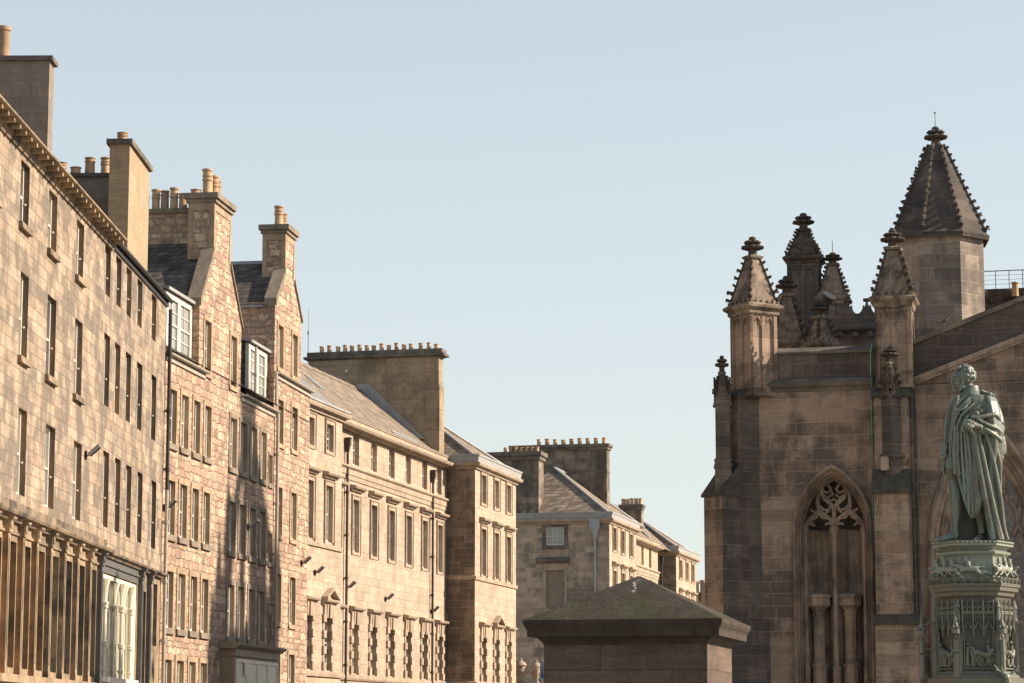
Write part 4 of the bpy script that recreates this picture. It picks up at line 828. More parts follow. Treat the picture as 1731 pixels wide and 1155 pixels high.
# ---- crocketed spirelets
def crockets(mb,a,b,n,size,out):
    a=Vector(a); b=Vector(b); o=Vector((*out,0)).normalized()
    for k in range(n):
        t=(k+.45)/n; p=a.lerp(b,t); s=size*(1-.25*t)
        
        s*=random.uniform(.62,.98)
        mb.blob(p+o*s*.35,(s*.55,s*.55,s*.42),6,4,jit=.3); mb.blob(p+o*s*random.uniform(.7,.95)+Vector((0,0,s*random.uniform(.2,.45))),(s*.42,s*.42,s*.34),6,4,jit=.35)
        if random.random()<.7: mb.blob(p+o*s*1.05+Vector((0,0,-s*.1)),(s*.26,s*.26,s*.22),5,3,jit=.3)
def finial(parent,u,y,z,w,h,mat='crocket'):
    mb=MB(); r=w/2
    mb.lathe([(r*.55,z-.06*h),(r*.62,z),(r*.42,z+.04*h),(r*.40,z+.24*h),(r*.5,z+.30*h)],u,y,8)
    n=10
    for zz,rr,bs in ((.42,.78,.34),(.68,.52,.3)):
        for k in range(n): a=2*math.pi*k/n+zz; mb.blob((u+r*rr*math.cos(a),y+r*rr*math.sin(a),z+zz*h),(r*bs,r*bs,h*.105),6,4,jit=.15)
    mb.lathe([(r*.3,z+.28*h),(r*.85,z+.40*h),(r*.8,z+.5*h),(r*.45,z+.56*h),(r*.6,z+.64*h),(r*.55,z+.74*h),(r*.3,z+.8*h),(r*.36,z+.88*h),(r*.28,z+.96*h),(r*.05,z+h)],u,y,10)
    return mb.build('finial',M[mat],parent,smooth=50)
def spirelet(parent,u,y,z0,zt_,zf,w,rot=0,nc=6,mat='pinnacle',cs=.16,tw=.28,fw=None,corn=True):
    """square crocketed spirelet with moulded base and leafy finial"""
    i=0; mb=MB(); h=w/2; t=w*tw/2
    core=lambda q,z:[(-q,-q,z),(q,-q,z),(q,q,z),(-q,q,z)]
    if corn: mb.rings([core(h*q,z) for q,z in ((1.0,z0-.32),(1.06,z0-.28),(1.06,z0-.2),(1.25,z0-.12),(1.27,z0-.05),(1.04,z0+.03))])
    mb.rings([core(h*.98,z0+.0),core(t,zt_)]); mb.rings([core(t*1.5,zt_-.04),core(t*1.7,zt_+.02),core(t*1.2,zt_+.06)])
    if corn:
        k=-h
        while k<h-.02:
            for q in ((k,-h*1.1),(k,h*1.02)): mb.box(q[0],q[0]+.09,q[1],q[1]+.1*h,z0+.0,z0+.12)
            for q in ((-h*1.1,k),(h*1.02,k)): mb.box(q[0],q[0]+.1*h,q[1],q[1]+.09,z0+.0,z0+.12)
            k+=.2
    xf(mb,0,rot,u,y); o=mb.build('spirelet',M[mat],parent)
    c=MB()
    for sx,sy in ((1,1),(1,-1),(-1,1),(-1,-1)): crockets(c,(sx*h*.98,sy*h*.98,z0+.08),(sx*t*1.05,sy*t*1.05,zt_-.05),nc,cs,(sx,sy)); c.tube([(sx*h*.97,sy*h*.97,z0+.05),(sx*t,sy*t,zt_)],cs*.2,5)
    c.lathe([(t*1.5,zt_-.06),(t*1.6,zt_-.02),(t*1.5,zt_+.0)],0,0,8)
    xf(c,0,rot,u,y); o2=c.build('crockets',M['crocket'],parent,smooth=50)
    finial(parent,u,y,zt_+.05,fw or w*.68,zf-zt_)
    return o
def turretshaft(parent,u,y,z0,z1,w,rot,mat='church',arcs=True,name='turret'):
    """square shaft with two sunk lancet panels on each face"""
    mb=MB(); h=w/2; d=.06
    mb.box(-h+d,h-d,-h+d,h-d,z0,z1)
    for k in range(4):
        i0=len(mb.v)
        for a,b in ((-h,-h+.12),(-.06,.06),(h-.12,h)):
            yo=-h if a!=-.06 else -h+.012
            mb.box(a if a>-h else a+.001,b,yo,-h+d+.02,z0,z1-.1)
        mb.box(-h+.001,h-.001,-h-.004,-h+d+.02,z1-.099,z1); mb.box(-h+.121,-.061,-h+.01,-h+d+.02,z0,z0+.12); mb.box(.061,h-.121,-h+.01,-h+d+.02,z0,z0+.12)
        for c in (-(h-.06)/2-.015,(h-.06)/2+.015):
            ww=(h-.18)/2*.98; a=arch(c,z1-.1-ww*2.0,ww,ww*1.75,6)
            mb.tube([(x,-h+.035,z) for x,z in a],.03,5)
            for (xa,za),(xb,zb_) in zip(a,a[1:]): mb.quad((xa,-h+.03,za),(xb,-h+.03,zb_),(xb,-h+.03,z1-.1),(xa,-h+.03,z1-.1))
            mb.tube([(c-ww*.95,-h+.04,z1-.1-ww*1.7),(c-ww*.45,-h+.04,z1-.1-ww*1.5),(c-ww*.5,-h+.04,z1-.1-ww*1.05)],.02,4); mb.tube([(c+ww*.95,-h+.04,z1-.1-ww*1.7),(c+ww*.45,-h+.04,z1-.1-ww*1.5),(c+ww*.5,-h+.04,z1-.1-ww*1.05)],.02,4)
        xf(mb,i0,k*math.pi/2,0,0)
    xf(mb,0,rot,u,y); return mb.build(name,M[mat],parent)
# ---- left diagonal buttress
s_=math.sqrt(.5)
def solveb(px,z):
    lo,hi_=0.,4.
    for _ in range(40):
        m=(lo+hi_)/2
        if pxof(u_a-m*s_,-m*s_,z)>px: lo=m
        else: hi_=m
    return lo
bl_=solveb(1222,6); bu_=solveb(1250,9); bw=.86
def diag(b,t,z): return (u_a-b*s_-t*s_, -b*s_+t*s_, z)      # b out from the wall, t across the buttress (0 = visible side)
zl=zC(1222,836,-bl_*s_); zu0=zC(1250,788,-bu_*s_); zu1=zC(1250,672,-bu_*s_)
mb=MB()
def dslab(mb,b0,b1,t0,t1,z0,z1,z1b=None,mi=0):
    z1b=z1 if z1b is None else z1b
    mb.add([diag(b0,t0,z0),diag(b1,t0,z0),diag(b1,t1,z0),diag(b0,t1,z0),diag(b0,t0,z1),diag(b1,t0,z1b),diag(b1,t1,z1b),diag(b0,t1,z1)],[(0,1,2,3),(4,7,6,5),(0,4,5,1),(1,5,6,2),(2,6,7,3),(3,7,4,0)],mi)
dslab(mb,-.8,bl_,0,bw,0,zl,mi=0); dslab(mb,-.8,bu_,.02,bw-.02,zl,zu1,mi=0)
zo=zC(1290,1050); dslab(mb,-.8,bl_+.16,-.14,bw+.14,0,zo,mi=0)
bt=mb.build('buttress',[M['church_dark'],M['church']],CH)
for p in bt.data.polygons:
    if p.normal.x<-.5 and p.normal.y<-.5: p.material_index=1  # end face takes the paler stone, bounced light put into its colour
for q_ in ((bu_-.02,bl_+.07,-.05,bw+.05,zl-.02,zu0+.1,zl+.05),(.05,bu_+.07,-.05,bw+.05,zu1-.02,zu1+.62,zu1+.05),(bl_-.02,bl_+.22,-.2,bw+.2,zo-.04,zo+.17,zo+.05)):
    mb=MB(); dslab(mb,*q_); mb.build('weathering',M['mossy'],bt)
# pinnacle standing on the lower weathering
cy=diag((bl_+bu_)/2+.12,bw/2,0)[1]; cu=uC(1221.5,720,cy)
def shaftpin(parent,u,y,zb,zs0,zg,zt_,zf,w,rot,mat='church_dark'):
    i=MB(); h=w/2; core=lambda q,z:[(-q,-q,z),(q,-q,z),(q,q,z),(-q,q,z)]
    i.rings([core(h*1.15,zb),core(h*1.15,zs0-.3),core(h*1.3,zs0-.26),core(h*1.3,zs0-.2),core(h*1.1,zs0-.12),core(h*1.25,zs0-.05),core(h,zs0),core(h,zg)])
    for k in range(4):
        j=len(i.v); i.ext([(-h*1.12,zg-.12),(h*1.12,zg-.12),(0,zg+.62)],'y',-h*1.06,-h*.3); i.tube([(-h*1.2,-h*1.06,zg-.16),(0,-h*1.06,zg+.66),(h*1.2,-h*1.06,zg-.16)],.035,5); xf(i,j,k*math.pi/2,0,0)
    xf(i,0,rot,u,y); o=i.build('pinnacle',M[mat],parent)
    spirelet(o,u,y,zg+.12,zt_,zf,w*.98,rot,4,'pinnacle',.13,.35,w*.95,corn=False); return o
yb=cy
shaftpin(CH,cu,cy,zl-.3,zC(1221,775,cy),zC(1221,678,cy),zC(1219,632,cy),zC(1219,604,cy),.40,R(10))
# NW turret, set diagonally
zt0=zC(1268,655,-.3); tcu,tcy,_=diag(-.05+.32,.48,0)
def place(px,y): return uC(px,560,y)
tw=.96; ty=.05; tu=place(1268.5,ty-tw*s_)
MBw=MB()
dslab(MBw,-.5,.62,.0,bw,zu1+.3,zt0+.5)
t1=turretshaft(CH,tu,ty,zt0-.25,zC(1268,527,ty-.5),tw,math.pi/4)
spirelet(t1,tu,ty,zC(1268,513,ty-.5),zC(1268,436,ty),zC(1268,403,ty),1.0,math.pi/4,6,'pinnacle',.17,.27,.62)
# SW turret and its stepped buttress
ux0,ux1=uC(1479,560,-.55),uC(1541,560,-.55); tc=(ux0+ux1)/2; tw2=ux1-ux0; ty2=-.55+tw2/2
t2=turretshaft(CH,tc,ty2,zC(1510,655,-.6),zC(1510,513,-.6),tw2,0)
spirelet(t2,tc,ty2,zC(1510,500,-.55),zC(1506,422,0),zC(1506,391,0),tw2*1.02,0,6,'pinnacle',.17,.3,.66)
bu0,bu1=uC(1479,750,-.6),uC(1536,750,-.6)
zA=zC(1510,668,-.62); zB=zC(1510,828,-.98); zB0=zC(1510,795,-.62); zC1=zC(1510,1050,-1.05)
mb=MB().box(bu0,bu1,-.62,.6,0,zA); l0,l1=uC(1478.5,900,-.98),uC(1537,900,-.98); mb.box(l0,l1,-.98,-.62,0,zB); k0,k1=uC(1480,1100,-1.08),uC(1553,1100,-1.08); mb.box(k0,k1,-1.08,-.98,0,zC1); mb.box(l1,k1,-.98,.4,0,zC1-.002)
b2=mb.build('buttress',M['church'],CH)
def wedge(u0,u1,y0,y1,zlo,zhi,t=.12):
    return [(u0,y0,zlo-t),(u1,y0,zlo-t),(u1,y0,zlo),(u0,y0,zlo),(u0,y1,zlo-t),(u1,y1,zlo-t),(u1,y1,zhi),(u0,y1,zhi)]
WF=[(0,1,2,3),(7,6,5,4),(0,4,5,1),(1,5,6,2),(2,6,7,3),(3,7,4,0)]
for q_ in ((l0-.06,l1+.06,-1.06,-.61,zB+.02,zB0+.05),(bu0-.08,bu1+.08,-.72,-.1,zA+.06,zA+.52),(k0-.06,k1+.12,-1.18,-.97,zC1+.0,zC1+.2,.1)): MB().add(wedge(*q_),WF).build('weathering',M['mossy'],b2)
du=uC(1506,720,-.85); dy=-.62
o=MB(); hh=.27
core=lambda q,z:[(du-q,dy,z),(du,dy-q,z),(du+q,dy,z),(du,dy+q*.6,z)]
zs0=zC(1506,765,-.85); zg=zC(1506,668,-.85)
o.rings([core(.02,zC(1506,815,-.85)),core(hh*1.05,zC(1506,800,-.85)),core(hh*1.05,zs0-.18),core(hh*1.35,zs0-.12),core(hh*1.35,zs0-.05),core(hh,zs0+.02),core(hh,zg)])
for a0,a1 in (((du-hh,dy),(du,dy-hh)),((du,dy-hh),(du+hh,dy))):
    A_=Vector((*a0,zg-.1)); B_=Vector((*a1,zg-.1)); mdd=(A_+B_)/2; mdd.z=zg+.55; off=Vector((0,-.05,0))
    o.tube([A_+off,mdd+off,B_+off],.04,5); o.add([A_,B_,mdd,A_+Vector((0,.12,0)),B_+Vector((0,.12,0)),mdd+Vector((0,.12,0))],[(0,1,2),(5,4,3),(0,3,4,1),(1,4,5,2),(2,5,3,0)])
pn=o.build('pinnacle',M['church_dark'],b2 if False else CH)
spirelet(pn,du,dy-.02,zg+.2,zC(1504,612,-.8),zC(1504,587,-.8),.34,math.pi/4,3,'pinnacle',.13,.36,.46,corn=False)
MB().box(du-.30,du-.08,dy-.24,dy-.02,zC(1492,795,-.85),zC(1492,772,-.85)).build('repair_stone',M['civic_trim'],b2)
# lightning strip
p=[(uC(1474,578,-.05),-.06,zPar+.14),(uC(1471.5,590,-.06),-.05,zPar-.1),(uC(1471.5,638,-.06),.03,zStr+.25),(uC(1472.5,650,-.2),-.22,zStr+.02),(uC(1473.5,665,-.03),-.03,zStr-.25),(uC(1475,800,-.03),-.03,zC(1475,800)),(uC(1475.5,1150,-.03),-.03,0)]
MB().tube(p[:4],.022,6).tube(p[3:],.016,6).build('lightning_strip',M['verdigris'],CH)
# ---- west gable of the aisle with raking parapet, engaged shaft and traceried window
gy=.25; g0=uC(1541,900,gy); zg0=zC(1541,649,gy); zg1=zC(1731,573,gy); uR_=uC(1731,700,gy); sl=(zg1-zg0)/(uR_-g0)
ug=g0+7.2; c2=uC(1670,850,gy); zs2=zC(1670,932,gy); w2=uC(1766,900,gy)-c2; h2=zC(1670,720,gy)-zs2
mb=MB(); zlow=zs2+h2+.12
archwall(mb,g0-.2,ug,0,zg0+.0,c2,zs2,w2,h2,1.6,gy) if zlow<zg0 else None
if zlow>=zg0: archwall(mb,g0-.2,ug,0,zlow,c2,zs2,w2,h2,1.6,gy)
zz=min(zlow,zg0) if zlow<zg0 else zlow
zz=zg0 if zlow<zg0 else zlow
mb.quad((g0-.2,gy,zz),(ug,gy,zz),(ug,gy,zg0+sl*(ug-g0)),(g0-.2,gy,zg0-.05)); 
mb.quad((ug,gy,0),(ug+7.2,gy,0),(ug+7.2,gy,zg0),(ug,gy,zg0+sl*7.2))
mb.build('gable_wall',M['church'],CH)
rk=zC(1541,579,gy)-zg0
for ua,ub,za,zb_ in ((g0,ug,zg0,zg0+sl*7.2),(ug,ug+7.2,zg0+sl*7.2,zg0)):
    def rakebar(y0,y1,a,b): return [(ua,y0,za+a),(ub,y0,zb_+a),(ub,y0,zb_+b),(ua,y0,za+b),(ua,y1,za+a),(ub,y1,zb_+a),(ub,y1,zb_+b),(ua,y1,za+b)]
    MB().add(rakebar(gy-.04,gy+.55,.11,rk-.14),WF).build('raking_parapet',M['church_dark'],CH)
    MB().add(rakebar(gy-.16,gy+.5,-.03,.108),WF).add(rakebar(gy-.10,gy+.5,-.11,-.032),WF).build('raking_string',M['church_trim'],CH)
    MB().add(rakebar(gy-.12,gy+.65,rk-.138,rk),WF).build('raking_coping',M['coping'],CH)
sh=MB(); 
for uu,yy,r in ((uC(1544.5,900,-.02),-.02,.075),(uC(1551,900,.1),.14,.05)): sh.tube([(uu,yy,0),(uu,yy,zg0+.05)],r,10)
sh.build('angle_shaft',M['church_dark'],CH,smooth=50)
mould(c2,zs2,w2,h2,1.6,[(.16,0),(.16,-.10),(.08,-.14),(.02,-.04),(-.02,.04),(-.06,.02),(-.10,.05),(-.12,.15),(-.17,.12),(-.21,.18),(-.23,.28),(-.30,.30),(-.36,.42)],gy).build('arch_moulding',M['church_trim'],CH,smooth=30)
gl=MB(); a2=arch(c2,zs2,w2-.34,(h2)*(1-.34/w2*.96),14,1.6); gl.quad(*[(x,gy+.5,z) for x,z in a2]); gl.build('stained_glass',M['stained'],CH)
tr=MB(); wl_=(w2-.34)
def tcur(pts,r=.055):
    for sg in (1,-1): tr.tube([(c2+sg*p.x*wl_,gy+.44,zs2+p.z*h2) for p in smooth([(x,0,z) for x,z in pts],5)],r,6)
for xm in (1/3,): tcur([(xm,-1.4),(xm,-.4),(xm,-.12)],.06)
tcur([(1,-.12),(.95,.02),(.8,.12),(.67,.22)]); tcur([(.333,-.12),(.38,.02),(.55,.12),(.67,.22)]); tcur([(.333,-.12),(.28,.02),(.12,.12),(0,.22)])
tcur([(.67,.22),(.62,.34),(.46,.42),(.34,.5)]); tcur([(0,.22),(.05,.34),(.22,.42),(.34,.5)]); tcur([(.67,.22),(.72,.36),(.76,.46)]); tcur([(.34,.5),(.3,.62),(.14,.7),(0,.82)]); tcur([(.34,.5),(.4,.62),(.5,.7)])
tcur([(.98,-.55),(.8,-.36),(.667,-.28),(.5,-.36),(.35,-.55)],.04); tcur([(.31,-.55),(.15,-.36),(0,-.28)],.04)
tr.build('tracery',M['church_trim'],CH,smooth=50)
# ---- octagonal stair turret with crocketed stone spire
oy=3.6; oc=uC(1588,480,oy); Ro=1.37; zo1=zC(1588,408,oy); zo2=zC(1582,246,oy); rot8=R(22.5+13.3-5)
core8=lambda r,z:[(oc+r*math.cos(rot8+k*math.pi/4),oy+r*math.sin(rot8+k*math.pi/4),z) for k in range(8)]
ot=MB().rings([core8(Ro,6),core8(Ro,zo1)]).build('octagonal_turret',M['drum'],CH)
osp=MB().rings([core8(Ro*.99,zo1-.05),core8(Ro*1.03,zo1-.02),core8(Ro*1.13,zo1-.10),core8(Ro*1.15,zo1+.02),core8(Ro*1.06,zo1+.14),core8(.24,zo2)]).build('spire',M['spire'],ot)
cm=MB()
for k in range(8):
    a=rot8+k*math.pi/4; crockets(cm,(oc+Ro*1.06*math.cos(a),oy+Ro*1.06*math.sin(a),zo1+.14),(oc+.24*math.cos(a),oy+.24*math.sin(a),zo2),13,.15,(math.cos(a),math.sin(a)))
    cm.tube([(oc+Ro*1.06*math.cos(a),oy+Ro*1.06*math.sin(a),zo1+.14),(oc+.24*math.cos(a),oy+.24*math.sin(a),zo2)],.055,5)
cm.build('crockets',M['spire'],ot,smooth=50)
finial(ot,oc,oy,zo2,.66,zC(1579,214,oy)-zo2,'spire'); zz=zC(1579,214,oy); MB().tube([(oc,oy,zz-.05),(oc,oy,zz+.42)],.012,5).blob((oc,oy,zz+.42),.04,6,4).build('lightning_rod',M['steel'],ot)
# ---- roofs and further pinnacles behind the parapet
def backpin(px,y,pb,pt,pf,w,rot,zsh=None,nc=6,panels=False):
    u=uC(px,540,y); z0=zC(px,pb,y)
    if zsh is None: zsh=z0-2.5
    if panels: o=turretshaft(CH,u,y,zsh,z0-.3,w,rot,'church_dark')
    else: o=MB().box(u-w/2,u+w/2,y-w/2,y+w/2,zsh,z0-.1).build('pinnacle',M['church_dark'],CH)
    spirelet(o,u,y,z0,zC(px,pt,y),zC(px,pf,y),w,rot,nc,'crocket' if panels else 'pinnacle',.17,.3); return u,z0
backpin(1330,2.6,578,500,469,.9,.25,nc=6); backpin(1386,2.2,580,537,510,.72,math.pi/4,nc=4)
uq,zq=backpin(1361,24,437,390,362,1.18,0,14,7,True)
u4,z4_=backpin(1409.5,24,504,448,429,1.05,0,14,7)
zz=zC(1409,429,24); MB().tube([(u4,24,zz-.05),(u4,24,zz+.5)],.015,5).build('lightning_rod',M['steel'],CH)
# pierced and crested parapet of the clerestory
pu0,pu1=uC(1396,540,22),uC(1500,540,22); zp=zC(1440,520,22); mb=MB()
mb.box(pu0-.2,pu1+7,22,22.4,0,zp-.5)
def crest(px): 
    u=uC(px,520,22); pts=[]
    w=.37
    return u
step=(uC(1449,520,22)-uC(1417,520,22)); u=uC(1417,520,22)
while u<pu1+8:
    pts=[(u-step/2,zp-.5),(u+step/2,zp-.5),(u+step/2,zp+.30)]
    pts+=[(u+step*.40,zp+.02)]+[(u+.30*step*math.cos(a),zp+.10-.34*math.sin(a)) for a in [math.pi*k/8 for k in range(0,9)]]+[(u-step*.40,zp+.02),(u-step/2,zp+.30)]
    mb.ext(pts,'y',22.01,22.3); mb.box(u+step/2-.13,u+step/2+.13,21.99,22.32,zp+.24,zp+.33); u+=step
mb.ext([(21.9,zp-.95),(21.72,zp-.85),(21.72,zp-.7),(21.9,zp-.6)],'x',pu0-.2,pu1+9)
u=pu0
while u<pu1+4: mb.blob((u,21.8,zp-1.05),(.16,.12,.12),6,4); u+=.55
mb.build('clerestory_parapet',M['church_dark'],CH)
MB().quad((pu0-4,23,zp+.3),(pu1+8,23,zp+.3),(pu1+8,29,zp+1.0),(pu0-4,29,zp+1.0)).build('lead_roof',M['lead'],CH) if 0 else MB().box(pu0+9.5,pu1+12,23.5,32,0,zp-.25).build('lead_roof',M['lead'],CH)
# railing, crest and pot up on the right
ry_=6.0; ra,rb=uC(1652,470,ry_),uC(1790,470,ry_); zr0=zC(1690,488,ry_); zr1=zC(1690,458,ry_)
rl=MB().tube([(ra,ry_,zr1),(rb,ry_,zr1)],.015,6)
for k in range(6): uu=ra+(rb-ra)*(k+.35)/6; rl.tube([(uu,ry_,zr0-.3),(uu,ry_,zr1)],.012,5)
for k in range(1,4): rl.tube([(ra,ry_,zr0+(zr1-zr0)*k/4),(rb,ry_,zr0+(zr1-zr0)*k/4)],.005,4)
rl.build('roof_railing',M['iron'],CH)
rm=MB().box(ra-1.0,rb+5,ry_-.1,ry_+.5,7,zr0-.02)
uu=ra
while uu<rb: rm.blob((uu+.2,ry_-.12,zr0-.22),(.17,.1,.2),6,4,jit=.2); rm.blob((uu+.42,ry_-.12,zr0-.38),(.1,.08,.1),6,4,jit=.2); uu+=.75
rm.build('rear_parapet',M['crocket'],CH,smooth=50)
pot(CH,(uC(1716,480,ry_-.2),ry_-.35,zr0-.30),.42,.10,'pot_a',2)
# body of the church behind the west front
mb=MB().box(-.2,g0+14.0,1.8,60,0,zC(1400,606)); mb.ext([(6.4,zC(1400,606)),(19,zC(1400,606)),(19,14.5),(12.7,18.0),(6.4,14.5)],'y',34,64); mb.build('nave_wall',M['church_dark'],CH)
# crown steeple over the crossing: its shadow falls across the rubble tenement
STU,STY,STW=29.0,30.0,8.2
st=MB().box(STU-STW/2,STU+STW/2,STY-STW/2,STY+STW/2,0,31.5); stp=st.build('steeple',M['church'],CH)
cr=MB()
for k in range(8):
    a=k*math.pi/4+math.pi/8*0; rr=STW/2*(1.0 if k%2==0 else 1.36)*.94
    for t in range(10):
        p0=(STU+rr*math.cos(a)*(1-(t/10)**1.6*.93),STY+rr*math.sin(a)*(1-(t/10)**1.6*.93),31.4+9.5*(t/10)); p1=(STU+rr*math.cos(a)*(1-((t+1)/10)**1.6*.93),STY+rr*math.sin(a)*(1-((t+1)/10)**1.6*.93),31.4+9.5*((t+1)/10))
        cr.tube([p0,p1],.42,6)
    cr.lathe([(.55,31),(.55,34.2),(.7,34.3),(.1,37.2)],STU+rr*math.cos(a),STY+rr*math.sin(a),6)
cr.lathe([(.9,39.5),(1.1,41),(1.1,42.5),(1.3,42.6),(.15,48.5)],STU,STY,8); cr.build('crown',M['church'],stp)
# lamp and pigeon up on the parapets
fl=thing('floodlight','round black floodlight among the far church pinnacles','floodlight',FC.at(uC(1395,503,10),10,zC(1395,512,10)),FC.rot())
MB().lathe([(.02,-.28),(.14,-.26),(.2,.0),(.24,.2),(.24,.3),(.2,.3)],n=12).build('lamp_head',M['iron'],fl).rotation_euler=(R(25),R(35),0)
MB().tube([(0,0,-1.2),(0,0,-.5),(-.26,0,-.2),(-.22,0,.1)],.03,6).build('bracket',M['steel'],fl)
M['feather']=plain('grey_feathers',(.09,.085,.085),.8,.5,14,.3,c2=(.30,.27,.22))
def skin_mesh(name,joints,edges,mat,parent=None,sub=2,root=0):
    me=bpy.data.meshes.new(name); me.from_pydata([j[:3] for j in joints],edges,[]); o=bpy.data.objects.new(name,me); COL.objects.link(o)
    sm=o.modifiers.new('s','SKIN'); sm.use_smooth_shade=True
    for i,j in enumerate(joints):
        sk=me.skin_vertices[0].data[i]; r=j[3]; sk.radius=r if isinstance(r,tuple) else (r,r); sk.use_root=(i==root)
    ss=o.modifiers.new('u','SUBSURF'); ss.levels=sub; ss.render_levels=sub; me.materials.append(mat)
    return bake(o,parent)
def bake(o,parent=None):
    dg=bpy.context.evaluated_depsgraph_get(); dg.update(); me=bpy.data.meshes.new_from_object(o.evaluated_get(dg)); o.modifiers.clear(); old=o.data; o.data=me; me.name=o.name
    me.polygons.foreach_set('use_smooth',[True]*len(me.polygons))
    if parent: o.parent=parent
    return o
pg=FC.at(uC(1594,549,gy+.2),gy+.2,zC(1594,548.5,gy+.2))
pgn=thing('pigeon','small pigeon perched on the raking church coping','pigeon',pg,FC.rot())
skin_mesh('body',[(-.24,0,.05,.015),(-.13,0,.08,.045),(0,0,.11,.075),(.10,0,.13,.065),(.16,0,.19,.04),(.20,0,.235,.038),(.25,0,.225,.01)],[(0,1),(1,2),(2,3),(3,4),(4,5),(5,6)],M['feather'],pgn,2,2)
MB().tube([(.02,-.03,.06),(.03,-.03,.0)],.008,5).tube([(.02,.03,.06),(.03,.03,.0)],.008,5).build('legs',M['pot_c'],pgn)

pgn.scale=(.8,.8,.8)
# ================================================================ capped stone pier in front
FP=Frame(*(lambda p:(p.x,p.y))(on(919.5,1120,25)),103.3)
PR=thing('stone_pier','stone gate pier with mossy pyramid cap in the foreground','pier',FP.at(0),FP.rot())
M['pier']=ashlar('pier_sandstone',[(0,(.105,.074,.052)),(1,(.155,.112,.082))],.29,1.5,.004,(.05,.04,.03),.6,soot=.6,sootc=(.05,.04,.033),sootlo=.48,bed=.5,grain=.4,rowr=.05)
def piercapmat(cx,zt):
    nb=NB('mossy_pier_cap'); x=nb.n('ShaderNodeSeparateXYZ',{0:nb.co}).outputs
    a=nb.noise(3.2,6,.65); f=nb.noise(26,4,.6); st=nb.noise(5,4,.6,sc=(2,2,.5)); m=nb.noise(1.9,6,.7,off=(4,2,1))
    c=nb.mix(nb.mapr(m,.44,.58),(.056,.045,.031),(.042,.042,.018)); c=nb.mix(.6,c,nb.mix(1.0,c,nb.ramp(a,[(.25,.4),(.75,1.6)]),'MULTIPLY'))
    c=nb.mix(nb.mt('MULTIPLY',nb.mapr(st,.5,.68),.5),c,(.022,.019,.014)); c=nb.mix(.35,c,nb.mix(1.0,c,nb.ramp(f,[(.25,.5),(.75,1.6)]),'MULTIPLY'))
    # bird droppings run down from the apex
    dx=nb.mt('ABSOLUTE',nb.mt('ADD',nb.mt('SUBTRACT',x[0],cx),nb.mt('MULTIPLY',nb.mt('SUBTRACT',nb.noise(9,3),.5),.22)))
    k=nb.mt('MULTIPLY',nb.mapr(dx,.012,.03,1,0),nb.mt('MULTIPLY',nb.mapr(x[2],zt-.20,zt-.16),nb.mapr(x[2],zt-.05,zt-.03,1,0))); k=nb.mt('MULTIPLY',k,nb.mapr(f,.42,.55))
    c=nb.mix(nb.mt('MULTIPLY',k,.8),c,(.42,.40,.36)); return nb.out(c,.95,nb.mt('ADD',a,nb.mt('MULTIPLY',f,.4)),.9,.02)
M['piercornice']=plain('pier_cornice_stone',(.058,.043,.032),.9,.45,5,.35,streak=.5,c2=(.065,.05,.04))
bw_=FP.uv(1195.5,1120)[0]
zc0=FP.uv(1000,1077)[1]; pm=bw_/2
MB().box(0,bw_,0,bw_,0,zc0-.03).build('pier_shaft',M['pier'],PR)
def sq(o,z): return [(-o,-o,z),(bw_+o,-o,z),(bw_+o,bw_+o,z),(-o,bw_+o,z)]
ov=-FP.uv(880,1050,-.26)[0]; zr=FP.uv(1000,1047.5,-ov)[1]; zap=FP.uv(1087,974.5,pm)[1]
MB().rings([sq(o_,z_) for o_,z_ in ((.002,zc0-.078),(ov*.03,zc0-.074),(ov*.05,zc0-.055),(ov*.18,zc0-.03),(ov*.32,zc0-.012),(ov*.33,zc0),(ov*.79,zc0+.002),(ov*.80,zc0+.066),(ov*.83,zc0+.07),(ov*.84,zc0+.082),(ov*.90,zr-.07),(ov*.97,zr-.045),(ov,zr-.036),(ov,zr))]).build('pier_cornice',M['piercornice'],PR)
cp=MB(); n=10
cp.rings([[ (pm+(x-pm)*(1-t/n*.985),pm+(y-pm)*(1-t/n*.985),zr+.001+(zap-zr)*(t/n)) for x,y,_ in sq(ov-.004,0)] for t in range(n+1)]); cp.build('pier_cap',piercapmat(pm+.01,zap),PR)
# ================================================================ bronze monument
def bronzemat(name,dark=0.0,dc=(.085,.066,.043)):
    nb=NB(name); u,v,x=sep(nb)
    g=nb.n('ShaderNodeNewGeometry').outputs
    a=nb.noise(3.2,5,.65); st=nb.noise(5,4,.6,sc=(2.2,2.2,.22)); f=nb.noise(22,4,.6)
    green=nb.mix(a,(.075,.108,.088),(.225,.262,.21)); brown=nb.mix(a,(.05,.04,.028),(.145,.12,.085))
    m=nb.mapr(nb.mt('ADD',nb.mt('MULTIPLY',st,.65),nb.mt('MULTIPLY',a,.35)),.45,.56)
    col=nb.mix(nb.mt('MULTIPLY',m,.85),green,brown)
    cav=nb.mapr(g['Pointiness'],.455,.497); col=nb.mix(nb.mt('MULTIPLY',nb.mt('SUBTRACT',1.0,cav),.75),col,(.035,.035,.03))  # shade of the folds put into the colour of the creases
    hi=nb.mapr(g['Pointiness'],.507,.55); col=nb.mix(nb.mt('MULTIPLY',hi,.55),col,(.34,.36,.28))  # highlights put into the colour of the raised edges
    col=nb.mix(.35,col,nb.mix(1.0,col,nb.ramp(f,[(.25,.5),(.75,1.4)]),'MULTIPLY'))
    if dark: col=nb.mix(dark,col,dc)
    return nb.out(col,.42,nb.mt('ADD',f,a),.12,.01,metal=.0,spec=.4)
M['bronze']=bronzemat('verdigris_bronze'); M['bronze_dark']=bronzemat('deep_brown_bronze',.86,(.042,.031,.02)); M['bronze_mid']=bronzemat('dark_bronze',.5); M['bronze_brown']=bronzemat('brown_bronze',.68)
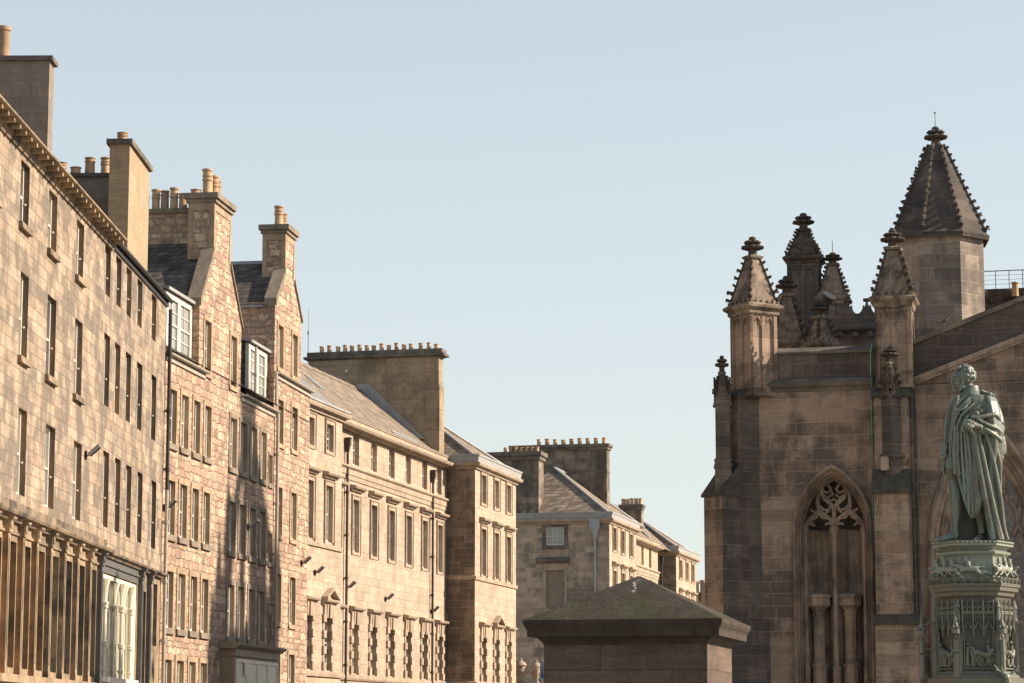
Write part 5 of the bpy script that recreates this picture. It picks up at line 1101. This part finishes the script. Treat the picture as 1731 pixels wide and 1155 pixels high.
SX,SY=1640,917; SYD=46.0; sp=on(SX,SY,SYD); SC=FPX/(SYD*math.cos(TH)+(sp.z-CAMZ)*math.sin(TH))
def P(px,py,y=0.): return Vector(((px-SX)/SC,y,(SY-py)/SC))
def remesh(o,vs,sm=4,parent=None):
    r=o.modifiers.new('r','REMESH'); r.mode='VOXEL'; r.voxel_size=vs
    if sm: k=o.modifiers.new('s','SMOOTH'); k.iterations=sm; k.factor=.5
    return bake(o,parent)
ST=thing('bronze_statue','green bronze statue of a robed curly-haired man looking left on a tall pedestal','statue',sp)
# --- robe: lofted cloth volumes plus fold ridges, fused into one skin
def loft(mb,rows,yc=0.,n=40,mi=0,fold=None,ex=1.0):
    """rows: (py, left px, right px, half depth m, centre y m)"""
    rs=[]
    for i,(py,xl,xr,b,yy) in enumerate(rows):
        a=(xr-xl)/2/SC; cx=((xl+xr)/2-SX)/SC; z=(SY-py)/SC; ring=[]
        for k in range(n):
            t=2*math.pi*k/n; c,s=math.cos(t),math.sin(t); q=1.0
            if fold: q=1+fold(t,i/(len(rows)-1))
            ring.append((cx+a*math.copysign(abs(c)**ex,c)*q,yy+b*math.copysign(abs(s)**ex,s)*q,z))
        rs.append(ring)
    mb.rings(rs,mi)
def dens(rows,m=4):
    out=[]
    for A_,B_ in zip(rows,rows[1:]):
        for k in range(m): t=k/m; t2=t*t*(3-2*t)*.3+t*.7; out.append(tuple(p+(q-p)*t2 for p,q in zip(A_,B_)))
    return out+[rows[-1]]
rb=MB()
front=[(664,1634,1662,.15,.0),(669,1622,1682,.24,.0),(678,1618,1688,.28,.0),(695,1613,1692,.31,.0),(712,1610,1690,.33,.0),(730,1608,1684,.32,-.02),(748,1607,1674,.30,-.04),(768,1610,1668,.28,-.05),(790,1615,1664,.26,-.07),(812,1620,1661,.24,-.1),(835,1626,1660,.2,-.14),(852,1631,1658,.15,-.18),(865,1636,1653,.1,-.2),(876,1639,1645,.04,-.2)]
loft(rb,dens(front),fold=lambda t,s:(.05*s*math.sin(9*t+1.5*s)+.03*math.sin(5*t-3*s)*s))
cape=[(667,1656,1684,.2,.03),(671,1652,1690,.28,.04),(680,1650,1694,.36,.05),(700,1650,1698,.44,.07),(725,1652,1701,.46,.08),(748,1653,1702,.45,.08),(768,1653,1700,.42,.08),(785,1654,1696,.38,.08),(805,1656,1693,.35,.08),(830,1657,1693,.34,.08),(855,1660,1695,.33,.08),(880,1664,1697,.32,.08),(900,1669,1699,.31,.08),(914,1673,1702,.30,.08)]
loft(rb,dens(cape),fold=lambda t,s:(.07*math.sin(8*t+2.2*s)*(.3+.7*s)+.04*math.sin(13*t-2*s)*s))
# back of the cloak between the legs, its shade painted in as darker bronze
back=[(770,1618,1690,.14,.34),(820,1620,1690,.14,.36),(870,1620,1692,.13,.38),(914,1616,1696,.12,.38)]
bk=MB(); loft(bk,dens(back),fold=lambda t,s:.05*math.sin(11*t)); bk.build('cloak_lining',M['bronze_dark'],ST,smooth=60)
# sleeve and forearm under the drape
def limb(mb,pts,n=10):
    P_=smooth([p[0] for p in pts],4); r=[]
    for i in range(len(P_)):
        t=i/(len(P_)-1)*(len(pts)-1); k=min(int(t),len(pts)-2); r.append(pts[k][1]+(pts[k+1][1]-pts[k][1])*(t-k))
    mb.tube(P_,r,n)
limb(rb,[(P(1680,676,.0),.13),(P(1688,700,.0),.14),(P(1690,722,-.06),.14),(P(1684,733,-.2),.13),(P(1664,730,-.34),.11),(P(1648,726,-.38),.09)])
# draped swag over the arm and hanging folds: (points px,py,y), radius
def ridge(pts,r0,r1=None,r2=None):
    r1=r0 if r1 is None else r1; P_=smooth([P(*p) for p in pts],5); n=len(P_)
    rb.tube(P_,[max(.004,(r0+(r1-r0)*(i/(n-1)/.5) if i/(n-1)<.5 else r1+((r2 if r2 is not None else r1)-r1)*((i/(n-1)-.5)/.5))) for i in range(n)],8)
# diagonal mantle folds across the chest from the shoulder
ridge([(1676,670,-.16),(1655,690,-.29),(1632,712,-.33),(1622,735,-.34)],.03,.035,.02)
ridge([(1668,667,-.16),(1645,686,-.28),(1626,705,-.30),(1616,730,-.28)],.025,.03,.02)
ridge([(1680,682,-.24),(1670,700,-.34),(1658,712,-.38),(1645,720,-.38)],.02,.03,.02)
ridge([(1659,663,-.1),(1640,676,-.24),(1624,694,-.26),(1613,722,-.2),(1610,745,-.2)],.03,.035,.02)
ridge([(1650,660,-.1),(1632,672,-.2),(1620,688,-.22),(1612,705,-.18)],.02,.03,.015)
# horizontal roll over the forearm
ridge([(1640,708,-.42),(1652,709,-.42),(1668,706,-.40),(1684,704,-.34),(1694,714,-.2)],.03,.04,.03)
ridge([(1642,716,-.42),(1655,724,-.44),(1672,734,-.42),(1690,745,-.3),(1698,752,-.1)],.025,.038,.03)
ridge([(1650,712,-.44),(1668,722,-.44),(1686,728,-.34),(1697,738,-.16)],.025,.04,.03)
# long falling folds
ridge([(1642,714,-.42),(1646,745,-.38),(1652,785,-.34),(1660,830,-.28),(1668,870,-.22),(1676,913,-.18)],.05,.06,.07)
ridge([(1648,716,-.42),(1655,750,-.38),(1664,795,-.32),(1674,845,-.25),(1684,890,-.2),(1690,914,-.18)],.03,.05,.05)
ridge([(1662,728,-.4),(1672,760,-.34),(1682,800,-.27),(1690,850,-.2),(1694,890,-.15),(1700,914,-.12)],.03,.045,.05)
ridge([(1676,738,-.36),(1684,765,-.28),(1690,790,-.2),(1690,830,-.14),(1694,875,-.1)],.03,.05,.03)
ridge([(1698,738,-.06),(1700,758,-.06),(1694,775,-.1),(1690,795,-.1)],.05,.06,.03)
ridge([(1696,756,-.12),(1688,768,-.2),(1690,780,-.16)],.04,.05,.03)
for k,(x0,x1,x2,yb) in enumerate(((1629,1631,1634,872),(1633,1637,1640,874),(1637,1644,1650,858),(1624,1624,1628,846),(1618,1617,1620,815),(1613,1612,1613,780),(1641,1649,1656,840))):
    ridge([(x0,726-k%3*2,-.36),(x1,765,-.335),((x1+x2)/2,805,-.31),(x2,yb-14,-.30),(x2+1,yb,-.26)],.018,.024+.006*(k%3),.012)
ridge([(1611,745,-.22),(1612,775,-.25),(1618,805,-.27),(1626,838,-.27),(1634,864,-.25),(1641,877,-.2)],.02,.03,.03)
ridge([(1641,877,-.2),(1650,868,-.22),(1657,852,-.2),(1660,830,-.18)],.03,.03,.02)
# right side of the open gown: sleeve hanging edge at the left of the figure
ridge([(1622,670,.0),(1614,690,.02),(1608,715,.02),(1605,745,.02),(1603,760,.02)],.06,.07,.05)
ridge([(1618,700,-.18),(1610,730,-.16),(1608,760,-.14),(1609,785,-.12)],.025,.03,.02)
# collar
cl=[(667,1624,1668,.24,.0),(661,1630,1664,.2,.01),(655,1633,1662,.17,.02),(650,1636,1662,.15,.03)]
loft(rb,dens(cl,3)); 
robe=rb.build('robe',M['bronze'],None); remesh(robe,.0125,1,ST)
# trimmings: shoulder knot, star, chain, jabot
tm=MB()
for k in range(16): p=P(1665+k*1.25+random.uniform(-1,1),661+k*.5+random.uniform(-1.5,1.5),-.10+random.uniform(-.1,.04)); tm.blob(p,(.03,.034,.026),6,4,jit=.3)
tm.build('shoulder_knot',M['bronze'],ST,smooth=50)
sr=MB(); c=P(1650,702,-.345)
for k in range(18): a=2*math.pi*k/18; sr.tube([c,c+Vector((.11*math.cos(a),-.01,.11*math.sin(a)))],[.018,.012],5)
sr.lathe([(.05,-.02),(.06,.0),(.02,.02)],0,0,12) if 0 else sr.blob(c+Vector((0,-.02,0)),(.055,.02,.055),10,6); sr.tube([c+Vector((.115*math.cos(2*math.pi*k/24),-.005,.115*math.sin(2*math.pi*k/24))) for k in range(25)],.012,5)
sr.build('breast_star',M['bronze_brown'],ST,smooth=50)
ch=MB()
for k in range(15): t=k/14; p=P(1618+22*t,694-13*t+6*math.sin(math.pi*t),-.30-.02*math.sin(math.pi*t)); ch.blob(p,(.026,.02,.022),6,4,jit=.2)
for k in range(9): p=P(1622-.9*k+random.uniform(-1,1),672+4*k,-.24+.006*k); ch.blob(p,(.03,.03,.03),6,4,jit=.3)
ch.tube([P(1618,694,-.29),P(1629,689,-.31),P(1640,681,-.29)],.012,5).tube([P(1622,672,-.23),P(1618,694,-.29),P(1616,706,-.29)],.012,5)
ch.build('collar_chain',M['bronze'],ST,smooth=50)
# --- body: head in profile, hands, stockinged legs
bd=MB()
def ell(px,py,y,rx,ry,rz,seg=18,rn=12): bd.blob(P(px,py,y),(rx,ry,rz),seg,rn)
HY_=-.02
ell(1637.5,634,HY_,.185,.155,.20); ell(1629,637,HY_,.125,.12,.165); ell(1627,647,HY_,.095,.10,.125); ell(1631,652,HY_,.10,.095,.09)
limb(bd,[(P(1640,645,.0),.115),(P(1643,658,.0),.12),(P(1645,672,.0),.14)],14)
# brow, nose, lips, chin, eye sockets read from the lumps round them
limb(bd,[(P(1619.5,631.5,-.09),.022),(P(1618.2,633,-.02),.03),(P(1619.5,631.5,.05),.022)],8)
limb(bd,[(P(1619.3,634,HY_),.018),(P(1617.2,640,HY_),.024),(P(1615.6,645,HY_),.030)],8); ell(1616.2,645.8,HY_,.03,.036,.022,10,6); ell(1617.5,645.6,-.05,.018,.018,.018,8,5)
limb(bd,[(P(1619.8,650.6,-.06),.014),(P(1618.2,650.2,HY_),.022),(P(1619.8,650.6,.02),.014)],8); limb(bd,[(P(1620.2,652.6,-.06),.014),(P(1618.8,652.9,HY_),.022),(P(1620.2,652.6,.02),.014)],8)
ell(1621.5,658,HY_,.052,.06,.045,12,8); limb(bd,[(P(1622,659.5,-.04),.03),(P(1628,658,-.09),.03),(P(1635,652,-.13),.03)],8)
ell(1625.5,644,-.085,.05,.035,.05,10,7); ell(1620.6,637.3,-.075,.018,.016,.016,8,6)
limb(bd,[(P(1618.6,633.2,-.11),.013),(P(1622,634.5,-.135),.013)],6)
ell(1640.5,640,-.155,.035,.022,.055,10,8); ell(1640,640.5,-.17,.018,.012,.03,8,6)
# right arm (left of picture) with frilled cuff, gloved hand held down
limb(bd,[(P(1603,748,.02),.075),(P(1600,768,.02),.062),(P(1600,780,.02),.052)],10)
ell(1601,786,.02,.05,.075,.085,12,8)
for k,(dx,l,dy) in enumerate(((-3.2,17,-.055),(-1.2,20,-.02),(.8,19,.02),(2.4,16,.055))):
    limb(bd,[(P(1600.5+dx*.6,789,.02+dy),.026),(P(1600+dx,796,.02+dy),.024),(P(1601.5+dx*.7,789+l*.72,.03+dy),.02)],8)
limb(bd,[(P(1604,784,-.03),.026),(P(1607,791,-.06),.023),(P(1605.5,797,-.06),.02)],8)
# left hand across the body holding gloves
limb(bd,[(P(1656,727,-.42),.075),(P(1646,724,-.46),.068),(P(1640,722,-.48),.07)],12); ell(1637,721,-.49,.085,.06,.065,14,9)
for k,(x,y_,l) in enumerate(((1627.5,721,-.50),(1629.8,725.5,-.52),(1633,728.2,-.53),(1636.4,729.2,-.52))):
    limb(bd,[(P(x+5.5,y_-4.2,l),.030),(P(x+.8,y_-1.6,l-.035),.028),(P(x+.4,y_+2.6,l-.02),.025),(P(x+2.6,y_+4.4,l+.03),.021)],8)
limb(bd,[(P(1638,715.5,-.52),.028),(P(1631,716.5,-.54),.027),(P(1626.5,719.5,-.53),.022)],8)
limb(bd,[(P(1627,722,-.47),.03),(P(1624,728,-.48),.024),(P(1626,734,-.47),.02)],8); limb(bd,[(P(1640,728,-.45),.03),(P(1642,736,-.45),.03),(P(1645,741,-.43),.02)],8)
# front leg: breeches, garter, calf, ankle, foot turned out to the left
limb(bd,[(P(1614,775,-.04),.13),(P(1613,795,-.05),.125),(P(1614,806,-.05),.105),(P(1614,818,-.06),.102),(P(1616,838,-.05),.125),(P(1616,860,-.04),.108),(P(1613.5,885,-.04),.07),(P(1613,898,-.04),.068),(P(1614,908,-.04),.07)],16)
limb(bd,[(P(1615,910,-.03),.062),(P(1607,907.5,-.06),.068),(P(1596,911,-.12),.058),(P(1584,913.5,-.16),.046),(P(1578,914.4,-.18),.024)],12)
# rear leg and foot in the shade of the gown
limb(bd,[(P(1655,800,.1),.12),(P(1657,850,.08),.105),(P(1660,885,.05),.07),(P(1661,902,.04),.068)],14); limb(bd,[(P(1664,910,.08),.06),(P(1656,909,-.02),.062),(P(1648,913,-.12),.042),(P(1645,914.2,-.16),.022)],12)
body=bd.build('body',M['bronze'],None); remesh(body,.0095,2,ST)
# hair: short curls, side whiskers
hr=MB(); rnd=random.Random(5)
for k in range(230):
    th=rnd.uniform(-math.pi,math.pi); ph=rnd.uniform(-.3,1.5); x=.195*math.cos(ph)*math.cos(th); y=.165*math.cos(ph)*math.sin(th); z=.205*math.sin(ph)
    if x<-.02 and z<.12-.9*(x+.02)*-1*.0+.07: continue
    if x<-.11 and z<.16: continue
    if x<.02 and z<-.02: continue
    c=P(1637.5,634,HY_)+Vector((x,y,z)); r=rnd.uniform(.022,.036); hr.blob(c,(r,r*.9,r),7,5,jit=.2)
for k in range(26): t=k/25; c=P(1636-7*t+rnd.uniform(-1,1),640+14*t,-.135+.03*t+rnd.uniform(-.015,.015)); hr.blob(c,(.024,.02,.026),6,4,jit=.2); c.y=-c.y-.04; hr.blob(c,(.024,.02,.026),6,4,jit=.2)
for k in range(12): c=P(1622+k*.9,623-k*.55+rnd.uniform(-.6,.6),HY_+rnd.uniform(-.1,.08)); hr.blob(c,(.034,.034,.03),6,4,jit=.2)
hair=hr.build('hair',M['bronze'],None); remesh(hair,.011,1,ST)
# cuffs and garters
cf=MB()
for k in range(40): a=rnd.uniform(0,2*math.pi); zz=rnd.random(); c=P(1601.5+(1-zz)*2,752+24*zz,.02)+Vector((.085*(1-.2*zz)*math.cos(a),.085*math.sin(a),0)); cf.blob(c,(.03,.03,.032),6,4,jit=.3)
cuff=cf.build('lace_cuff',M['bronze'],None); remesh(cuff,.014,1,ST)
gt=MB()
for k in range(22): a=2*math.pi*k/22; c0=P(1614,794,-.05); c1=P(1614,811,-.055); gt.tube([c0+Vector((.128*math.cos(a),.125*math.sin(a),0)),c1+Vector((.115*math.cos(a+.08),.11*math.sin(a+.08),0))],[.022,.018],6)
gt.lathe([(.10,P(0,797).z),(.14,P(0,796).z),(.14,P(0,793).z),(.10,P(0,792).z)],P(1614,0).x,-.05,20); gt.build('garter',M['bronze_brown'],ST,smooth=50)

# --- pedestal
hx=on(1646,SY,SYD); PDB=hx
PD=thing('monument_pedestal','tall hexagonal bronze gothic pedestal with relief panels under the robed statue','pedestal',(hx.x,hx.y+.1,0))
ha=R(-90-5+30)   # corner directions
def zP(py): return on(1646,py,SYD).z
def hexr(r,z): return [(r*math.cos(ha+k*math.pi/3),r*math.sin(ha+k*math.pi/3),z) for k in range(6)]
pxm=1/93.0
def hexbody(name,prof,mat=M['bronze'],parent=PD): return MB().rings([hexr(r,z) for r,z in prof]).build(name,mat,parent)
r0=64.8*pxm
ztop=sp.z-.002
hexbody('plinth',[(r0*1.0,zP(926)),(r0*1.04,zP(925)),(r0*1.04,zP(921)),(r0*1.02,zP(920)),(r0*1.06,zP(919)),(r0*1.06,ztop)])
dt=MB()
for k in range(6):
    A_=Vector((*hexr(r0*1.05,0)[k][:2],0)); B_=Vector((*hexr(r0*1.05,0)[(k+1)%6][:2],0))
    for j in range(9): p=A_.lerp(B_,(j+.5)/9); dt.blob((p.x,p.y,ztop-.03),(.025,.025,.022),6,4)
dt.build('beading',M['bronze'],PD,smooth=50)
hexbody('cove',[(r0*.84,zP(947)),(r0*.86,zP(943)),(r0*.96,zP(938)),(r0*.97,zP(935)),(r0*.86,zP(933)),(r0*.86,zP(930)),(r0*.99,zP(926.5))],M['bronze'])
hexbody('drum',[(r0*.86,zP(985)),(r0*.86,zP(947.2))],M['bronze'])
r1=77.0*pxm
hexbody('cornice',[(r1*.82,zP(1011)),(r1*.86,zP(1009)),(r1*.88,zP(1003)),(r1*.95,zP(1001)),(r1*.96,zP(995)),(r1*1.0,zP(993.5)),(r1*1.0,zP(991)),(r1*.8,zP(991))],M['bronze_brown'])
gal=MB(); lo,hi_=zP(991),zP(978.5)
for k in range(6):
    A_=Vector(hexr(r1*.985,0)[k]); B_=Vector(hexr(r1*.985,0)[(k+1)%6]); d=(B_-A_); nn=5
    gal.tube([A_+Vector((0,0,lo+.012)),B_+Vector((0,0,lo+.012))],.016,5)
    for j in range(nn):
        a=A_+d*(j/nn); b=A_+d*((j+1)/nn); m=(a+b)/2; pts=[]
        for t in range(9): q=math.pi*t/8; pts.append(m+(a-m)*math.cos(q)*.98+Vector((0,0,lo+.045+(hi_-lo-.06)*math.sin(q)**.7)))
        gal.tube(pts,.013,5); gal.tube([a+Vector((0,0,lo)),a+Vector((0,0,hi_))],.012,5)
        for s in (-.2,.2): gal.tube([m+d/nn*s*1.6+Vector((0,0,lo+.02)),m+d/nn*s*.4+Vector((0,0,lo+.07)),m-d/nn*s*.6+Vector((0,0,hi_-.035))],.009,4)
    for z in (lo+.02,hi_-.01): gal.blob(A_+Vector((0,0,z)),(.02,.02,.02),6,4)
gal.build('pierced_gallery',M['bronze_brown'],PD)
# main shaft: panels, corner colonnettes, canopies
r2=r1*.82; zb,zt2=zP(1137),zP(1011.2)
hexbody('shaft',[(r2*.96,zb),(r2*.96,zt2)],M['bronze_dark'])
hexbody('base_mouldings',[(r2*1.28,0),(r2*1.28,zP(1147)),(r2*1.18,zP(1146)),(r2*1.16,zP(1142)),(r2*1.10,zP(1140)),(r2*1.06,zP(1136)),(r2*.95,zP(1136))],M['bronze_brown'])
def face(k):
    A_=Vector(hexr(r2*.97,0)[k]); B_=Vector(hexr(r2*.97,0)[(k+1)%6]); nrm=((A_+B_)/2).normalized(); return A_,B_,nrm
for k in range(6):
    A_,B_,nn=face(k)
    if nn.y>.75: continue
    d=(B_-A_)
    if True:
        rev=False
        # keep left-to-right order as seen from outside
        if A_.cross(B_).z<0: A_,B_=B_,A_; d=B_-A_
    def Q(s,z,o=0.): return A_+d*s+nn*o+Vector((0,0,z))
    c=MB()
    zc1,zc2,zc3=zP(1036),zP(1058),zP(1072)
    for s in (.08,.36,.64,.92): c.tube([Q(s,zc3-.05*(s in(.36,.64)),.06),Q(s,zt2-.05,.06)],.018,5)
    for z in (zc1,zP(1039)): c.tube([Q(.06,z,.05),Q(.94,z,.05)],.016,5)
    for j in range(3):
        s0=.08+.28*j; s1=s0+.28; m=(s0+s1)/2
        c.tube([Q(s0,zc3+.03,.07),Q(s0+.06,zc3+.10,.07),Q(m,zc2+.08,.07),Q(s1-.06,zc3+.10,.07),Q(s1,zc3+.03,.07)],.017,5)
        for q in range(1,4): sq_=s0+.28*q/4; c.tube([Q(sq_,zc2+.02,.045),Q(sq_,zc1,.045)],.009,4)
        for q in range(2): zz=zc2+.10+.09*q; c.tube([Q(s0,zz,.05),Q(m,zz+.05,.05),Q(s1,zz,.05)],.008,4)
        for q in range(5): c.blob(Q(s0+.28*(q+.5)/5,zc1+.06+.02*(q%2),.05),(.017,.017,.028),5,4)
        c.tube([Q(m,zc1,.05),Q(m,zc1+.2,.05)],[.014,.004],5)
    c.tube([Q(.06,zt2-.09,.03),Q(.94,zt2-.09,.03)],.01,4)
    c.build('canopy',M['bronze_mid'],PD)
    f=MB()
    for s in (.05,.115,.885,.95): f.tube([Q(s,zb+.02,.03),Q(s,zc3+.05,.03)],.02 if s in (.05,.95) else .013,6)
    f.tube([Q(.1,zb+.06,.03),Q(.9,zb+.06,.03)],.016,5); f.build('panel_frame',M['bronze_mid'],PD)
    # relief: figures, horses and a carriage
    rl=MB(); rg=random.Random(11+k); g=zb+.10
    def man(s,h,lean=0): 
        rl.tube([Q(s,g,.02),Q(s+.02,g+h*.45,.035),Q(s+lean*.03,g+h*.8,.04)],[.022,.03,.033],6); rl.tube([Q(s+.05,g,.02),Q(s+.02,g+h*.45,.035)],[.02,.028],6); rl.blob(Q(s+lean*.04,g+h*.93,.04),(.028,.028,.034),7,5)
        rl.tube([Q(s+lean*.03,g+h*.75,.05),Q(s+.07,g+h*.6,.06),Q(s+.10,g+h*.7,.05)],[.02,.016,.012],5)
    if k%2==0 or abs(nn.x)<.3:
        man(.17,.42,1); man(.30,.36,-1)
        rl.blob(Q(.45,g+.24,.04),(.11,.04,.055),8,6); rl.tube([Q(.36,g+.27,.04),Q(.30,g+.36,.05),Q(.26,g+.33,.05)],[.04,.03,.018],6)
        for s in (.37,.41,.50,.54): rl.tube([Q(s,g+.2,.03),Q(s+.012,g+.1,.03),Q(s-.005,g,.03)],[.018,.012,.01],5)
        for s,r in ((.58,.10),(.86,.11)):
            rl.tube([Q(s+r*math.cos(2*math.pi*t/16)*1.35,g+r+r*math.sin(2*math.pi*t/16),.05) for t in range(17)],.018,6)
            for t in range(5): rl.tube([Q(s+r*1.3*math.cos(t*math.pi/5),g+r+r*math.sin(t*math.pi/5),.035),Q(s-r*1.3*math.cos(t*math.pi/5),g+r-r*math.sin(t*math.pi/5),.045)],.010,4)
        rl.tube([Q(.52,g+.26,.05),Q(.62,g+.2,.06),Q(.75,g+.2,.06),Q(.88,g+.3,.05)],[.03,.05,.055,.03],7); man(.74,.46,0)
    else:
        for j in range(4): man(.2+.18*j,rg.uniform(.38,.55),rg.choice((-1,1)))
    rl.build('relief',M['bronze_mid'],PD,smooth=60)
# corner buttresses with niche figures and pinnacles
for k in range(6):
    c=Vector(hexr(r2*1.02,0)[k]); 
    if c.y>.6: continue
    o=c.normalized(); m=MB(); b=c+o*.02; f=c+o*.26
    m.lathe([(.055,zb-.1),(.055,zP(1100)),(.07,zP(1099)),(.05,zP(1096)),(.045,zP(1052)),(.06,zP(1050)),(.05,zP(1046)),(.03,zP(1030)),(.05,zP(1029)),(.008,zP(1014))],b.x,b.y,8)
    m.build('corner_shaft',M['bronze_mid'],PD,smooth=40)
    if abs(o.x)>.3 or True:
        m=MB(); far=f if abs(o.x)>.8 else c+o*.12
        m.lathe([(.05,zb-.1),(.05,zP(1107)),(.065,zP(1106)),(.03,zP(1104))],far.x,far.y,8)
        m.tube([(far.x,far.y,zP(1104)),(far.x,far.y,zP(1093)),(far.x,far.y,zP(1083))],[.05,.045,.05],8); m.blob((far.x,far.y,zP(1079)),(.03,.03,.035),8,6)
        m.lathe([(.03,zP(1074)),(.075,zP(1073)),(.08,zP(1066)),(.05,zP(1064)),(.055,zP(1060)),(.02,zP(1050)),(.005,zP(1024))],far.x,far.y,8)
        for q in range(6): m.blob((far.x+.07*math.cos(q),far.y+.07*math.sin(q),zP(1063)),(.02,.02,.03),5,4)
        m.tube([(far.x,far.y,zP(1060)),((far.x+c.x)/2,(far.y+c.y)/2,zP(1052)),(c.x,c.y,zP(1056))],.018,5); m.tube([(far.x,far.y,zP(1098)),(c.x,c.y,zP(1096))],.014,5)
        m.build('niche_figure',M['bronze_mid'],PD,smooth=50)
# hunting scene galloping round the drum
def horse(t,s=1.0,rider=True):
    """galloping horse with rider, in local x; returns joints for a skin"""
    J=[(0,0,.17,.052),(.12,0,.175,.05),(-.11,0,.175,.055),(.20,0,.225,.034),(.255,0,.245,.026),(.30,0,.215,.014),(.17,.02,.10,.02),(.25,.02,.06,.012),(.28,.02,.10,.01),(.15,-.02,.10,.02),(.23,-.02,.03,.012),(.27,-.02,.02,.01),
       (-.17,.02,.11,.028),(-.24,.02,.06,.014),(-.31,.02,.05,.01),(-.16,-.02,.10,.028),(-.22,-.02,.03,.014),(-.28,-.02,.01,.01),(-.19,0,.20,.016),(-.28,0,.21,.014)]
    E_=[(0,1),(0,2),(1,3),(3,4),(4,5),(1,6),(6,7),(7,8),(1,9),(9,10),(10,11),(2,12),(12,13),(13,14),(2,15),(15,16),(16,17),(2,18),(18,19)]
    if rider: J+=[(-.01,0,.25,.036),(.02,0,.33,.036),(.05,0,.37,.02),(.065,0,.41,.03),(.09,-.03,.30,.014),(.15,-.02,.27,.012),(.04,-.05,.19,.02),(.0,-.05,.12,.014)]; E_+=[(0,20),(20,21),(21,22),(22,23),(21,24),(24,25),(20,26),(26,27)]
    return [(x*s,y*s,z*s,r*s) for x,y,z,r in J],E_
zg_=zP(978)-.03; hm=None
rr=r1*.86
for k in range(6):
    A_=Vector(hexr(rr,0)[k]); B_=Vector(hexr(rr,0)[(k+1)%6]); n_=((A_+B_)/2).normalized()
    if n_.y>.8: continue
    if A_.cross(B_).z<0: A_,B_=B_,A_
    d=(B_-A_).normalized(); ang=math.atan2(-d.y,-d.x)
    spots_=((.30,1.0,True),(.72,.62,False)) if abs(n_.x)<.4 else ((.18,.95,True),(.5,1.05,True),(.82,.95,True))
    for s,sc,rd in spots_:
        J,E_=horse(0,sc*1.0,rd); h=skin_mesh('horse_and_rider' if rd else 'hound',J,E_,M['bronze'],PD,1); p=A_.lerp(B_,s); h.location=(p.x,p.y,zg_); h.rotation_euler=(0,0,ang)
# stag's head with antlers at the lower right corner
J=[(0,0,0,.06),(-.02,-.05,.06,.05),(-.05,-.13,.05,.028),(.05,0,.1,.016),(.14,.0,.16,.013),(.2,.0,.27,.008),(.11,-.04,.22,.008),(-.07,0,.11,.016),(-.16,0,.17,.013),(-.24,.0,.27,.008),(-.12,-.04,.23,.008),(0,.1,-.12,.08),(.19,-.03,.17,.008),(-.22,-.03,.18,.008)]
E_=[(0,1),(1,2),(1,3),(3,4),(4,5),(3,6),(1,7),(7,8),(8,9),(7,10),(0,11),(4,12),(8,13)]
sg=skin_mesh('stag_head',J,E_,M['bronze'],PD,1); q=on(1704,1150,SYD-.75); sg.location=(q.x-PD.location.x,q.y-PD.location.y,q.z)
hexbody('step',[(1.55,0),(1.55,.45),(1.3,.46),(1.3,.9),(1.0,.91)],M['church_trim'])
